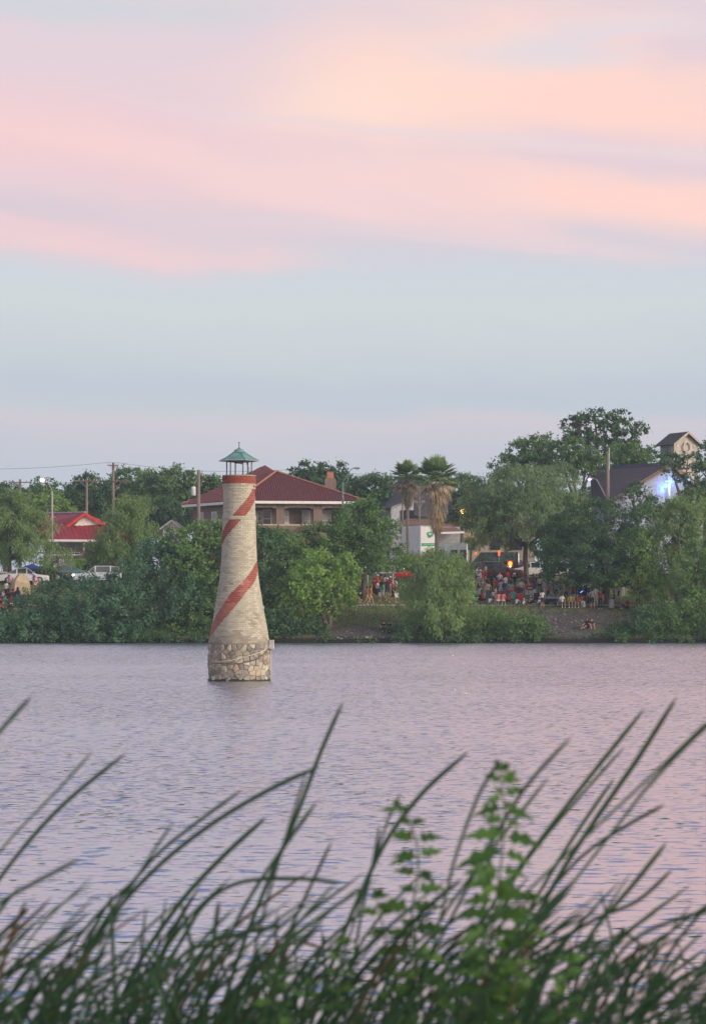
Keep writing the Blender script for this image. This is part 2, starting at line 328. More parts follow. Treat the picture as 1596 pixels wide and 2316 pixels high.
def build_water():
    b = MB(); b.poly([(-1180, -70, 0), (1180, -70, 0), (1180, 200.6, 0), (-1180, 200.6, 0)])
    M = bpy.data.materials.new('lake_water'); M.use_nodes = True; nt = M.node_tree; N = nt.nodes; L = nt.links; p = N['Principled BSDF']
    p.inputs['Base Color'].default_value = (0.115, 0.155, 0.195, 1); p.inputs['Roughness'].default_value = 0.09; p.inputs['IOR'].default_value = 8.0; p.inputs['Specular IOR Level'].default_value = 0.5
    tc = N.new('ShaderNodeTexCoord')
    acc = None
    for (sx, sy, rz, ax, ay, det, off) in WAVES:
        mp = N.new('ShaderNodeMapping'); mp.inputs['Scale'].default_value = (sx, sy, 1); mp.inputs['Rotation'].default_value = (0, 0, rz); mp.inputs['Location'].default_value = (off, off * 2.3, 0); L.new(tc.outputs['Object'], mp.inputs[0])
        nz = N.new('ShaderNodeTexNoise'); nz.noise_dimensions = '2D'; nz.inputs['Scale'].default_value = 1; nz.inputs['Detail'].default_value = det; L.new(mp.outputs[0], nz.inputs['Vector'])
        sb = N.new('ShaderNodeVectorMath'); sb.operation = 'SUBTRACT'; L.new(nz.outputs['Color'], sb.inputs[0]); sb.inputs[1].default_value = (.5, .5, .5)
        ml = N.new('ShaderNodeVectorMath'); ml.operation = 'MULTIPLY'; L.new(sb.outputs[0], ml.inputs[0]); ml.inputs[1].default_value = (ax, ay, 0)
        if acc is None: acc = ml.outputs[0]
        else:
            ad = N.new('ShaderNodeVectorMath'); ad.operation = 'ADD'; L.new(acc, ad.inputs[0]); L.new(ml.outputs[0], ad.inputs[1]); acc = ad.outputs[0]
    # wind patches: calmer and rougher water
    wp = N.new('ShaderNodeMapping'); wp.inputs['Scale'].default_value = (0.035, 0.06, 1); L.new(tc.outputs['Object'], wp.inputs[0])
    wn = N.new('ShaderNodeTexNoise'); wn.noise_dimensions = '2D'; wn.inputs['Scale'].default_value = 1; wn.inputs['Detail'].default_value = 3; L.new(wp.outputs[0], wn.inputs['Vector'])
    wr = N.new('ShaderNodeMapRange'); wr.inputs[1].default_value = .3; wr.inputs[2].default_value = .7; wr.inputs[3].default_value = .7; wr.inputs[4].default_value = 1.25; L.new(wn.outputs['Fac'], wr.inputs[0])
    sc = N.new('ShaderNodeVectorMath'); sc.operation = 'SCALE'; L.new(acc, sc.inputs[0]); L.new(wr.outputs[0], sc.inputs['Scale'])
    # short steep wavelet faces scattered over the surface
    st = N.new('ShaderNodeMapping'); st.inputs['Scale'].default_value = (2.0, 5.5, 1); st.inputs['Location'].default_value = (31, 17, 0); L.new(tc.outputs['Object'], st.inputs[0])
    sn = N.new('ShaderNodeTexNoise'); sn.noise_dimensions = '2D'; sn.inputs['Scale'].default_value = 1; sn.inputs['Detail'].default_value = 3; L.new(st.outputs[0], sn.inputs['Vector'])
    sr = N.new('ShaderNodeMapRange'); sr.inputs[1].default_value = .555; sr.inputs[2].default_value = .70; sr.inputs[3].default_value = 0; sr.inputs[4].default_value = -.42; L.new(sn.outputs['Fac'], sr.inputs[0])
    sv = N.new('ShaderNodeCombineXYZ'); L.new(sr.outputs[0], sv.inputs[1])
    a0 = N.new('ShaderNodeVectorMath'); a0.operation = 'ADD'; L.new(sc.outputs[0], a0.inputs[0]); L.new(sv.outputs[0], a0.inputs[1])
    ad = N.new('ShaderNodeVectorMath'); ad.operation = 'ADD'; L.new(a0.outputs[0], ad.inputs[0]); ad.inputs[1].default_value = (0, WAVE_LEAN, 1)
    nm = N.new('ShaderNodeVectorMath'); nm.operation = 'NORMALIZE'; L.new(ad.outputs[0], nm.inputs[0]); L.new(nm.outputs[0], p.inputs['Normal'])
    tag(b.build('lake_water', M), kind='structure')
WAVES = [(0.6, 1.3, 0.15, 0.10, 0.22, 2, 3.0), (1.7, 3.4, -0.2, 0.22, 0.46, 2, 7.7), (4.2, 7.5, 0.1, 0.40, 0.80, 2, 1.3)]
WAVE_LEAN = -0.14          # steeper faces towards the windward (near) bank
build_water()
# ------------------------------------------------------------------ lighthouse
LH = Vector(((847 - 1250) / FPX * 705 / 2500 * 100.0, 100.0, 0.0))
TPROF = [(1.56, 1.275), (1.76, 1.225), (2.17, 1.16), (2.57, 1.08), (3.01, 1.0), (3.5, .925), (3.85, .855), (4.31, .80), (4.95, .742), (5.75, .708), (6.45, .690), (7.0, .672), (7.5, .660), (8.6, .655)]
TZ = [p[0] for p in TPROF]; TR = [p[1] for p in TPROF]
def tr(z): return float(np.interp(z, TZ, TR))
# spiral stripe: centre angle (0 faces the camera, + to the right) at each height
SZ = [1.5, 1.98, 3.62, 4.86, 5.70, 6.80, 7.75, 8.3]; SPH = [-1.9, -1.30, 0.0, 1.50, 2 * PI - 1.50, 2 * PI + 0.03, 2 * PI + 1.30, 2 * PI + 1.8]
SHW = [.27, .28, .33, .36, .36, .40, .42, .42]
def stripe(phi, z):
    c = float(np.interp(z, SZ, SPH)); d = (phi - c + PI) % (2 * PI) - PI
    return abs(d) < float(np.interp(z, SZ, SHW))
def lighthouse():
    t = thing('lighthouse', 'pale brick lighthouse with red spiral stripe and green copper roof standing in the lake', 'lighthouse', LH)
    cream = mat('cream_brick', (.47, .455, .36), .9, c2=(.275, .27, .22), tint=True, scale=2.6, bump=.4, bscale=40, stretch=(1.4, 1.4, .45))
    red = mat('red_brick', (.29, .078, .058), .9, c2=(.20, .055, .046), tint=True, scale=4, bump=.3, bscale=40)
    faded = mat('faded_red_brick', (.37, .15, .125), .9, c2=(.28, .095, .08), tint=True, scale=4, bump=.3, bscale=40)
    chalk = mat('chalky_red_brick', (.46, .27, .23), .95, c2=(.34, .14, .12), tint=True, scale=5, bump=.3, bscale=40)
    dark = mat('stained_brick', (.38, .35, .27), .95, c2=(.20, .19, .16), tint=True, scale=3, bump=.4, bscale=40)
    mort = mat('old_mortar', (.33, .30, .24), .95, c2=(.22, .20, .17), scale=3)
    core = MB(); zs = np.linspace(1.5, 8.40, 40); core.lathe([(tr(z) - .012, z) for z in zs], 64); core.build('mortar', mort, t, True)
    H = .0745; n = int((8.44 - 1.575) / H); rnd = random.Random(3); bricks = []
    for i in range(n):
        z0 = 1.575 + i * H; zm = z0 + H / 2
        collar = zm > 8.13; ring = (6.63 < zm < 6.78) or (7.93 < zm < 7.99) or (8.05 < zm < 8.13)
        r = tr(zm) + (.045 if collar else .03 if ring else 0)
        if .0 < 8.13 - zm < .02: r += .02
        nb = round(2 * PI * r / .212); off = (i % 2) * .5 + rnd.uniform(-.05, .05)
        for k in range(nb):
            p0 = 2 * PI * (k + off) / nb; phi = (p0 + PI / nb + PI) % (2 * PI) - PI
            cuts = [p0]; dp = 2 * PI / nb
            if not collar and not ring:
                cc = float(np.interp(zm, SZ, SPH)); hw_ = float(np.interp(zm, SZ, SHW))
                for ed in (cc - hw_, cc + hw_):
                    u = (ed - p0) % (2 * PI)
                    if .12 * dp < u < .88 * dp: cuts.append(p0 + u)
            cuts = sorted(cuts) + [p0 + dp]; rj = r + rnd.uniform(-.006, .005)
            for c0, c1 in zip(cuts, cuts[1:]):
                phi = ((c0 + c1) / 2 + PI) % (2 * PI) - PI
                if collar: mi = 1
                elif stripe(phi, zm) and not ring: mi = (4 if 3.3 < zm < 4.5 and vnoise(phi * 2.5 + .8, zm * 2.4, 4) + rnd.uniform(-.35, .35) > .35 else 2) if (zm < 4.45 and vnoise(phi * 3, zm * 2, 2) > -.1) or zm < 3.2 else 1
                else: mi = 3 if (zm < 1.86 + .25 * vnoise(phi * 2, 1, 5)) or vnoise(phi * 2.2, zm * 1.4, 9) > .72 else 0
                bricks.append((math.cos(phi) * r * min(1, (c1 - c0) / dp), z0, rj, c0, c1 - c0, mi, rnd.random()))
    def brick(b, q):
        _, z0, r, p0, dp, mi, tn = q; b.cur = mi; b.tint = tn
        g = .0075 / r; r2 = r - .06; ra = r + (tr(z0 - .02) - tr(z0 + .02)) * .9; pts = []
        for zz, rr in ((z0 + .005, ra), (z0 + H - .005, r)):
            for rad, ph in ((r2, p0 + g / 2), (rr, p0 + g / 2), (rr, p0 + dp - g / 2), (r2, p0 + dp - g / 2)): pts.append((rad * math.sin(ph), -rad * math.cos(ph), zz))
        nn = len(b.v); b.v += pts
        for f in ((1, 2, 6, 5), (0, 1, 5, 4), (2, 3, 7, 6), (4, 5, 6, 7), (3, 2, 1, 0)): b.face([nn + j for j in f])
    bricks.sort(key=lambda q: -q[0])
    ms = [cream, red, faded, dark, chalk]
    for q in bricks[:300]:
        b = MB(); brick(b, q); b.m = [0] * len(b.f); b.build('brick', ms[q[5]], t)
    b = MB()
    for q in bricks[300:]: brick(b, q)
    tag(b.build('brick', ms, t), kind='stuff')
    # collar cap
    MB().lathe([(.70, 8.44), (.705, 8.47), (.69, 8.485), (.02, 8.49)], 48).build('coping', mort, t)
    # rubble base: stones cut as cells on the drum
    drum = MB(); drum.lathe([(1.235, -1.8), (1.235, 1.545)], 64); drum.build('base_core', mat('base_mortar', (.33, .31, .26), .95, c2=(.14, .135, .12), scale=4, bump=.5, bscale=25), t, True)
    MB().lathe([(1.20, 1.50), (1.287, 1.51), (1.285, 1.575), (1.20, 1.58)], 64, cap=False).build('base_ledge', mat('stained_ledge', (.30, .28, .23), .95, c2=(.12, .12, .11), scale=4, bump=.5), t)
    R = 1.245; per = 2 * PI * R; seeds = []
    rows = [(-.12, 24), (.13, 30), (.36, 27), (.58, 34), (.80, 26), (1.0, 33), (1.20, 28), (1.40, 40)]
    for z, c in rows:
        for k in range(c): seeds.append(((k + rnd.uniform(-.38, .38) + (.5 if rows.index((z, c)) % 2 else 0)) * per / c, z + rnd.uniform(-.10, .10)))
    smats = [mat('rubble_stone', (.42, .385, .29), .95, c2=(.17, .16, .135), rnd=True, scale=7, bump=1.0, bscale=14), mat('rubble_stone_grey', (.30, .29, .26), .95, c2=(.12, .12, .115), rnd=True, scale=7, bump=1.0, bscale=12),
             mat('rubble_stone_pink', (.42, .31, .25), .95, c2=(.27, .22, .19), rnd=True, scale=5, bump=.8, bscale=12), mat('rubble_stone_pale', (.54, .50, .39), .95, c2=(.28, .26, .21), rnd=True, scale=5, bump=.8, bscale=12)]
    A = np.array(seeds)
    for i, (sx, sz) in enumerate(seeds):
        poly = [(sx - .5, -.4), (sx + .5, -.4), (sx + .5, 1.515), (sx - .5, 1.515)]
        poly = [(a, max(-.4, min(1.515, c))) for a, c in poly]
        for j, (qx, qz) in enumerate(seeds):
            if j == i: continue
            dx = (qx - sx + per / 2) % per - per / 2; dz = qz - sz
            if abs(dx) > .9 or abs(dz) > .8: continue
            L2 = math.hypot(dx, dz); nx, nz = dx / L2, dz / L2; lim = L2 / 2 - rnd.uniform(.001, .012); new = []
            for a in range(len(poly)):
                p, q = poly[a], poly[(a + 1) % len(poly)]
                dp = (p[0] - sx) * nx + (p[1] - sz) * nz - lim; dq = (q[0] - sx) * nx + (q[1] - sz) * nz - lim
                if dp <= 0: new.append(p)
                if dp * dq < 0: w = dp / (dp - dq); new.append((p[0] + (q[0] - p[0]) * w, p[1] + (q[1] - p[1]) * w))
            poly = new
            if len(poly) < 3: break
        if len(poly) < 3: continue
        # soften the outline
        sm = []
        for a in range(len(poly)):
            p, q = poly[a], poly[(a + 1) % len(poly)]; sm += [(p[0] * .87 + q[0] * .13, p[1] * .87 + q[1] * .13), (p[0] * .13 + q[0] * .87, p[1] * .13 + q[1] * .87)]
        cx = sum(p[0] for p in sm) / len(sm); cz = sum(p[1] for p in sm) / len(sm); b = MB(); dep = rnd.uniform(.0, .065)
        def on(px, pz, rr): ph = px / R; return (rr * math.sin(ph), -rr * math.cos(ph), pz)
        rings = [(1.0, R - .05), (1.0, R + dep * .3), (.90, R + dep * .8), (.5, R + dep)]
        for s_, rr in rings:
            for p in sm: b.v.append(on(cx + (p[0] - cx) * s_, cz + (p[1] - cz) * s_, rr + rnd.uniform(-.006, .006)))
        k = len(sm)
        for a in range(len(rings) - 1):
            for c in range(k): d = (c + 1) % k; b.face((a * k + c, a * k + d, (a + 1) * k + d, (a + 1) * k + c))
        b.face([3 * k + c for c in range(k)])
        b.build('stone', smats[rnd.choice((0, 0, 0, 1, 1, 1, 0, 1, 0, 3, 3, 3, 2 if sz > .5 else 1))], t)
    MB().lathe([(1.24, -.3), (1.30, -.05), (1.305, .05), (1.27, .10)], 64, cap=False).build('algae_line', mat('wet_algae', (.035, .045, .022), .5, c2=(.02, .02, .015), scale=6, bump=.8), t)
    # lantern
    iron = mat('weathered_post_paint', (.16, .19, .18), .6, c2=(.09, .10, .09), scale=8); cop = mat('verdigris', (.16, .33, .32), .65, c2=(.09, .20, .20), scale=3, bump=.2)
    for k in range(6):
        a = math.radians(20 + 60 * k); x, y = .525 * math.sin(a), -.525 * math.cos(a)
        MB().tube([(x, y, 8.46), (x, y, 9.08)], .027, 10).lathe([(.045, 8.485), (.045, 8.52)], 10, (x, y, 0)).build('post', iron, t, True)
    fr = MB()
    for k in range(6):
        a, c = math.radians(20 + 60 * k), math.radians(80 + 60 * k)
        fr.tube([(.525 * math.sin(a), -.525 * math.cos(a), 9.06), (.525 * math.sin(c), -.525 * math.cos(c), 9.06)], .028, 6)
    fr.build('lantern_frame', iron, t)
    hexp = lambda r, z, k: (r * math.sin(math.radians(20 + 60 * k)), -r * math.cos(math.radians(20 + 60 * k)), z)
    for k in range(6):
        b = MB(); b.slab([hexp(.85, 9.085, k), hexp(.85, 9.085, k + 1), hexp(.56, 9.225, k + 1), hexp(.56, 9.225, k)], .012)
        b.slab([hexp(.56, 9.225, k), hexp(.56, 9.225, k + 1), hexp(.24, 9.43, k + 1), hexp(.24, 9.43, k)], .012)
        pn = b.build('roof_panel', cop, t)
        MB().tube([hexp(.86, 9.085, k), hexp(.565, 9.232, k), hexp(.245, 9.44, k)], .013, 5).build('seam', cop, pn)
    MB().lathe([(.85, 9.07), (.86, 9.08), (.86, 9.09), (.80, 9.10)], 6, cap=False, ph=math.radians(20 - 90)).build('eave', mat('eave_paint', (.42, .41, .38), .7), t)
    MB().lathe([(.27, 9.425), (.275, 9.445), (.23, 9.46), (.20, 9.53), (.10, 9.585), (.03, 9.60)], 12).build('roof_cap', cop, t)
    MB().lathe([(.05, 9.59), (.055, 9.61), (.02, 9.64), (.018, 9.80), (.034, 9.82), (.034, 9.855), (.01, 9.87)], 10).build('finial', iron, t, True)
    # old wiring hanging under the roof, electric box and conduit
    MB().tube([(.30, -.2, 9.05), (.34, -.25, 8.9), (.42, -.2, 8.78), (.40, -.25, 8.62), (.36, -.28, 8.50)], .012, 5).build('loose_cable', iron, t)
    MB().tube([(-.28, -.1, 9.05), (-.1, -.2, 8.98), (.1, -.25, 8.97), (.25, -.2, 9.04)], .02, 5).tube([(.05, -.2, 9.0), (.1, -.24, 8.93), (.16, -.2, 8.97)], .014, 5).build('bird_nest', mat('twigs', (.06, .05, .04), .95), t)
    grey = mat('electric_box_grey', (.42, .43, .42), .5)
    bx = thing('electric_box', 'grey steel electric box on a conduit fixed to the right side of the stone base', 'electric box', LH + Vector((1.315, -.25, 0)))
    MB().box((0.02, 0, 1.50), (.17, .24, .36)).build('box', grey, bx)
    MB().box((.118, 0, 1.50), (.025, .26, .38)).build('door', mat('electric_box_pale', (.6, .62, .6), .5), bx)
    MB().tube([(0.0, -.02, 1.32), (0.0, -.02, -.3)], .025, 8).build('conduit', grey, bx, True)
    for z in (.95, .45): MB().box((-.01, -.02, z), (.08, .08, .04)).build('clamp', grey, bx)
    MB().box((.99, -.12, 3.02), (.10, .12, .13)).build('vent_box', grey, t)
    def rope(pts, r, name, m_, lab):
        P_ = []
        for i in range(len(pts) - 1):
            for s_ in range(6):
                u = s_ / 6; ph = pts[i][0] * (1 - u) + pts[i + 1][0] * u; z = pts[i][1] * (1 - u) + pts[i + 1][1] * u
                P_.append(((R + .07) * math.sin(ph), -(R + .07) * math.cos(ph), z))
        o = MB().tube(P_, r, 5).build(name, m_, None, True, LH); tag(o, lab, 'rope')
    rope([(-1.35, .77), (-.8, .78), (-.25, .85), (.15, .97), (.7, 1.17), (1.2, 1.38), (1.45, 1.45)], .013, 'rope', mat('pale_rope', (.6, .57, .45), .8), 'pale thin rope tied round the stone base of the lighthouse')
    rope([(-1.3, .78), (-.3, .72), (.1, .74), (.5, .86), (.9, 1.1), (1.25, 1.35), (1.42, 1.5)], .016, 'rope', mat('dark_cable', (.10, .10, .095), .7), 'dark cable sagging round the stone base of the lighthouse')
lighthouse()

# ------------------------------------------------------------------ trees
RS = np.random.default_rng(11)
def leaf_mesh(name, pos, axis, side, L, W, tint, mats, parent=None):
    n = len(pos); v = np.empty((n, 4, 3), np.float32)
    v[:, 0] = pos - axis * (L / 2)[:, None]; v[:, 1] = pos + side * (W / 2)[:, None] - axis * (L * .08)[:, None]
    v[:, 2] = pos + axis * (L / 2)[:, None]; v[:, 3] = pos - side * (W / 2)[:, None] - axis * (L * .08)[:, None]
    me = bpy.data.meshes.new(name); me.vertices.add(n * 4); me.vertices.foreach_set('co', v.ravel())
    me.loops.add(n * 4); me.loops.foreach_set('vertex_index', np.arange(n * 4, dtype=np.int32))
    me.polygons.add(n); me.polygons.foreach_set('loop_start', np.arange(0, n * 4, 4, dtype=np.int32))
    at = me.attributes.new('tint', 'FLOAT', 'FACE'); at.data.foreach_set('value', tint.astype(np.float32))
    me.materials.append(mats); me.update(calc_edges=True)
    return link(name, me, parent)
def unit(a): return a / np.maximum(np.linalg.norm(a, axis=1, keepdims=True), 1e-6)
NLEAF = 0
def crown_leaves(lobes, style, dens=1.0, gap=0.0, size=1.0):
    """leaf positions: twig clumps spread through the lobes' shells, leaves round each clump"""
    global NLEAF
    P_, A_, Sd, Ls, Ws, T_ = [], [], [], [], [], []
    base = {'broad': (.24, .15), 'feather': (.34, .075), 'vine': (.22, .13), 'fine': (.20, .11)}[style]
    for (cx, cy, cz, rx, ry, rz) in lobes:
        area = 4 * PI * ((rx * ry) ** 1.6 / 3 + (rx * rz) ** 1.6 / 3 + (ry * rz) ** 1.6 / 3) ** (1 / 1.6)
        ncl = max(8, int(area * 1.15 * (1 - gap * .6)))
        d = unit(RS.normal(size=(ncl, 3))); rad = np.where(RS.random(ncl) < .74, RS.uniform(.82, 1.08, ncl), RS.uniform(.35, .82, ncl))
        d[:, 2] = np.where(d[:, 2] < -.75, -d[:, 2], d[:, 2])
        c = np.array([cx, cy, cz]) + d * rad[:, None] * np.array([rx, ry, rz])
        clr = RS.uniform(.26, .62, ncl) * (1.0 if style != 'feather' else 1.1) * min(1.0, (rx * rz) ** .5 / 1.4 + .35)
        m = np.maximum(6, (RS.uniform(18, 34, ncl) * dens * (clr / .45) ** 2 * 1.35).astype(int))
        idx = np.repeat(np.arange(ncl), m); n = len(idx)
        off = RS.normal(size=(n, 3)) * .5; off[:, 2] *= .75
        if style in ('feather', 'vine'): off[:, 2] = off[:, 2] * 1.2 - np.abs(RS.normal(size=n)) * .35
        p = c[idx] + off * clr[idx][:, None]
        out = unit(d[idx] * .8 + RS.normal(size=(n, 3)) * .55 + np.array([0, 0, .35]))
        if style == 'feather': ax = unit(RS.normal(size=(n, 3)) * np.array([.55, .55, .35]) + np.array([0, 0, -.75]) + d[idx] * .35)
        elif style == 'vine': ax = unit(RS.normal(size=(n, 3)) * np.array([.8, .8, .5]) + np.array([0, 0, -.3]))
        else: ax = unit(RS.normal(size=(n, 3)))
        sd = unit(np.cross(ax, out)); k = RS.uniform(.65, 1.35, n) * size
        P_.append(p); A_.append(ax); Sd.append(sd); Ls.append(base[0] * k); Ws.append(base[1] * k)
        T_.append(np.clip(RS.normal(.5, .18, n) + (RS.random(ncl)[idx] - .5) * .6, 0, 1))
    NLEAF += sum(len(p) for p in P_)
    return [np.concatenate(q) for q in (P_, A_, Sd, Ls, Ws, T_)]
BARK = mat('bark', (.15, .125, .10), .95, c2=(.07, .06, .05), scale=6, bump=.8, bscale=14, stretch=(1, 1, .25))
LEAF = {'mid': leafmat('leaf_mid_green', (0.190, 0.336, 0.095), (0.067, 0.151, 0.062)),
        'dark': leafmat('leaf_dark_green', (0.118, 0.224, 0.090), (0.040, 0.101, 0.050)),
        'deep': leafmat('leaf_deep_green', (.105, .205, .08), (.032, .082, .042)),
        'bright': leafmat('leaf_bright_green', (0.280, 0.448, 0.101), (0.123, 0.258, 0.067)),
        'olive': leafmat('leaf_olive_green', (0.258, 0.386, 0.134), (0.123, 0.213, 0.087)),
        'grey': leafmat('leaf_grey_green', (0.246, 0.358, 0.168), (0.123, 0.196, 0.106)),
        'blue': leafmat('leaf_blue_green', (0.129, 0.263, 0.140), (0.049, 0.123, 0.074))}
def tree(name, label, lobes, Y, leaf='mid', style='broad', trunk=None, dens=1.0, gap=0.0, size=1.0, group=None, twin=False, cat='tree', thick=1.0, limbs=True, depth=1.0):
    wl = []
    for i, (x, y, rx, ry) in enumerate(lobes):
        dy = ((i * 37) % 11 / 10 - .5) * rx * K * Y * 1.3 * depth
        c = P(x, y, Y + dy); g_ = .96 if style == 'feather' else 1.05; r = rx * K * Y * g_
        wl.append((c.x, c.y, c.z, r, r * .85 * depth, ry * K * Y * (g_ + .03)))
    cx = sum(w[0] for w in wl) / len(wl)
    tx = P(trunk[0], 1371, Y).x if trunk else cx
    zb = zt(Y) - .05
    base = Vector((tx, Y, zb))
    t = thing(name, label, cat, base, 0, group)
    lob = [(a - base.x, b - base.y, c - base.z, d, e, f) for a, b, c, d, e, f in wl]
    pos, ax, sd, L, W, T = crown_leaves(lob, style, dens, gap, size)
    keep = pos[:, 2] > (.05 if Y > 210.5 else .1 - zb)
    leaf_mesh('crown', pos[keep], ax[keep], sd[keep], L[keep], W[keep], T[keep], LEAF[leaf], t)
    zmin = min(w[2] - w[5] for w in lob); zc = max(.8, sum(w[2] for w in lob) / len(lob))
    h = max(w[2] + w[5] for w in lob); r0 = max(.06, h * .024) * thick
    b = MB(); rr = random.Random(int(tx * 10) + 5)
    fork = max(.35, min(zc * .62, zmin + .35 * (zc - zmin)))
    stems = [(-.30, 1), (.30, 1)] if twin else [(0, 0)]
    tops = []
    for dx, _ in stems:
        top = Vector((dx * 1.4 + rr.uniform(-.15, .15), 0, fork)); tops.append(top)
        pts = [Vector((dx * .35, 0, -.15)), Vector((dx * .5, .05, fork * .25)), Vector((dx * 1.0 + rr.uniform(-.12, .12), .05, fork * .65)), top]
        b.tube(pts, [r0 * 1.45, r0 * 1.08, r0 * .95, r0 * .85], 9)
    if limbs:
        for i, w in enumerate(lob):
            top = tops[i % len(tops)]; e = Vector((w[0], w[1], w[2] + w[5] * .3)); mid = top.lerp(e, .5) + Vector((rr.uniform(-.2, .2), rr.uniform(-.2, .2), rr.uniform(-.1, .35)))
            b.tube([top - Vector((0, 0, .1)), mid, e], [r0 * .62, r0 * .42, r0 * .15], 6)
            for q in range(4):
                a = rr.uniform(0, 2 * PI); s = mid.lerp(e, rr.uniform(.0, .9)); q2 = s + Vector((math.cos(a) * w[3] * .7, math.sin(a) * w[4] * .7, w[5] * rr.uniform(-.1, .7)))
                b.tube([s, s.lerp(q2, .5) + Vector((0, 0, .12)), q2], [r0 * .24, r0 * .16, r0 * .05], 4, cap=False)
    b.build('trunk', BARK, t, True)
    return t
BT = 'background trees behind the houses'
def trees():
    # far bank, left
    tree('vine_mound', 'low blue-green mound of vines tumbling to the water at the left shore', [(20, 1425, 60, 34), (70, 1400, 70, 56), (140, 1378, 75, 64), (215, 1375, 75, 66), (100, 1420, 80, 34), (190, 1415, 90, 38), (285, 1395, 60, 58), (60, 1432, 60, 20), (160, 1434, 70, 18), (260, 1432, 70, 20)], 202, 'blue', 'vine', dens=1.25, cat='shrub')
    tree('vine_mound', 'taller vine-covered thicket rising from the low mound towards the lighthouse', [(300, 1320, 62, 66), (360, 1285, 68, 72), (335, 1375, 85, 72), (400, 1330, 70, 80), (250, 1345, 45, 45), (350, 1425, 60, 26)], 203.5, 'blue', 'vine', dens=1.2, cat='shrub')
    tree('shore_tree', 'dense dark green shore tree directly left of the lighthouse', [(430, 1262, 62, 66), (480, 1235, 48, 55), (440, 1350, 80, 85), (500, 1300, 62, 80), (480, 1385, 75, 62), (395, 1240, 42, 42), (420, 1425, 60, 28), (500, 1428, 50, 24)], 204, 'mid', 'broad', dens=1.1)
    tree('shore_tree', 'dense dark shore tree mostly hidden behind the lighthouse', [(560, 1270, 62, 85), (590, 1350, 60, 80), (560, 1395, 75, 50), (605, 1245, 42, 40), (560, 1425, 50, 24)], 205, 'dark', 'broad', dens=1.1)
    tree('shore_tree', 'twin-trunked bright green tree at the water just right of the lighthouse', [(690, 1330, 55, 46), (655, 1350, 40, 40), (752, 1325, 52, 52), (712, 1292, 55, 40), (772, 1290, 40, 36), (690, 1375, 48, 24), (775, 1350, 28, 30), (735, 1380, 30, 20)], 203.5, 'bright', 'broad', (742, 1440), dens=.95, twin=True, size=1.1, thick=1.15, limbs=True)
    tree('park_tree', 'broad mid green tree standing before the tiled brick house', [(640, 1262, 60, 56), (710, 1236, 66, 44), (700, 1285, 85, 52), (640, 1310, 50, 60), (765, 1252, 54, 54), (620, 1340, 40, 55)], 216, 'mid', 'broad', dens=1.1)
    tree('park_tree', 'tall green tree left of the slim palm rising over the house eave', [(815, 1190, 58, 50), (862, 1225, 48, 46), (800, 1250, 70, 50), (850, 1275, 62, 36), (775, 1215, 40, 40), (830, 1158, 30, 26)], 217, 'mid', 'broad', dens=1.1)
    tree('shrub', 'dark shaded undergrowth at the water between lighthouse and twin-trunked tree', [(625, 1415, 50, 34), (690, 1424, 44, 26), (600, 1400, 40, 40), (640, 1432, 50, 18)], 203.0, 'dark', 'broad', dens=1.2, cat='shrub', limbs=False)
    # middle
    tree('willow_tree', 'feathery light green willow bush at the shore below the palms', [(990, 1325, 72, 70), (945, 1368, 48, 60), (1045, 1368, 44, 56), (985, 1405, 82, 42), (985, 1280, 42, 36), (1020, 1310, 50, 50)], 203, 'olive', 'feather', (1000, 1430), dens=1.5)
    tree('young_tree', 'small light green tree at the foot of the slim palm', [(920, 1272, 38, 22), (962, 1268, 38, 20), (945, 1290, 46, 20)], 229, 'bright', 'feather', dens=1.3)
    tree('young_tree', 'small light green tree at the foot of the thick palm', [(1010, 1275, 30, 20), (1040, 1288, 34, 20), (985, 1290, 40, 20)], 227, 'olive', 'feather', dens=1.3)
    tree('shrub', 'reedy shrub on the low bank right of the willow bush', [(1095, 1408, 34, 36), (1125, 1415, 36, 30), (1110, 1430, 40, 16)], 202.2, 'mid', 'feather', dens=1.5, cat='shrub', limbs=False)
    tree('shrub', 'low grassy shrub at the water beside the bare dirt slope', [(1185, 1415, 38, 28), (1220, 1420, 24, 22), (1160, 1425, 34, 20)], 202.0, 'mid', 'vine', dens=1.2, cat='shrub', limbs=False)
    tree('weeping_tree', 'large rounded weeping grey-green tree above the parked maroon car', [(1180, 1110, 95, 60), (1105, 1140, 62, 62), (1255, 1120, 78, 66), (1180, 1180, 120, 66), (1290, 1180, 48, 66), (1110, 1205, 56, 46), (1245, 1225, 52, 48), (1075, 1170, 34, 40)], 227, 'grey', 'feather', (1190, 1310), dens=1.45, thick=.9)
    tree('round_tree', 'dense round dark green tree over the picnic crowd', [(1350, 1225, 120, 84), (1280, 1235, 62, 66), (1425, 1222, 72, 68), (1345, 1280, 112, 62), (1268, 1280, 52, 52), (1410, 1290, 70, 48), (1330, 1320, 60, 28)], 214.5, 'deep', 'fine', (1370, 1400), dens=1.55, thick=.85)
    tree('young_tree', 'yellow-green sapling in front of the round dark tree', [(1440, 1245, 26, 42), (1455, 1295, 38, 36), (1412, 1315, 30, 24), (1470, 1335, 34, 24), (1440, 1345, 30, 18)], 209.5, 'bright', 'broad', dens=.9, gap=.2)
    tree('park_tree', 'tall feathery green tree at the right side of the lawn', [(1530, 1180, 56, 46), (1495, 1225, 50, 56), (1560, 1240, 56, 60), (1515, 1300, 66, 52), (1560, 1320, 50, 50), (1480, 1330, 34, 36), (1590, 1180, 40, 40)], 212, 'olive', 'feather', dens=1.5)
    tree('shore_tree', 'bright green broad-leaved tree at the far right shore', [(1582, 1265, 32, 44), (1572, 1320, 38, 44), (1590, 1375, 40, 36), (1555, 1345, 26, 26), (1610, 1300, 40, 70)], 206, 'mid', 'broad', dens=1.1)
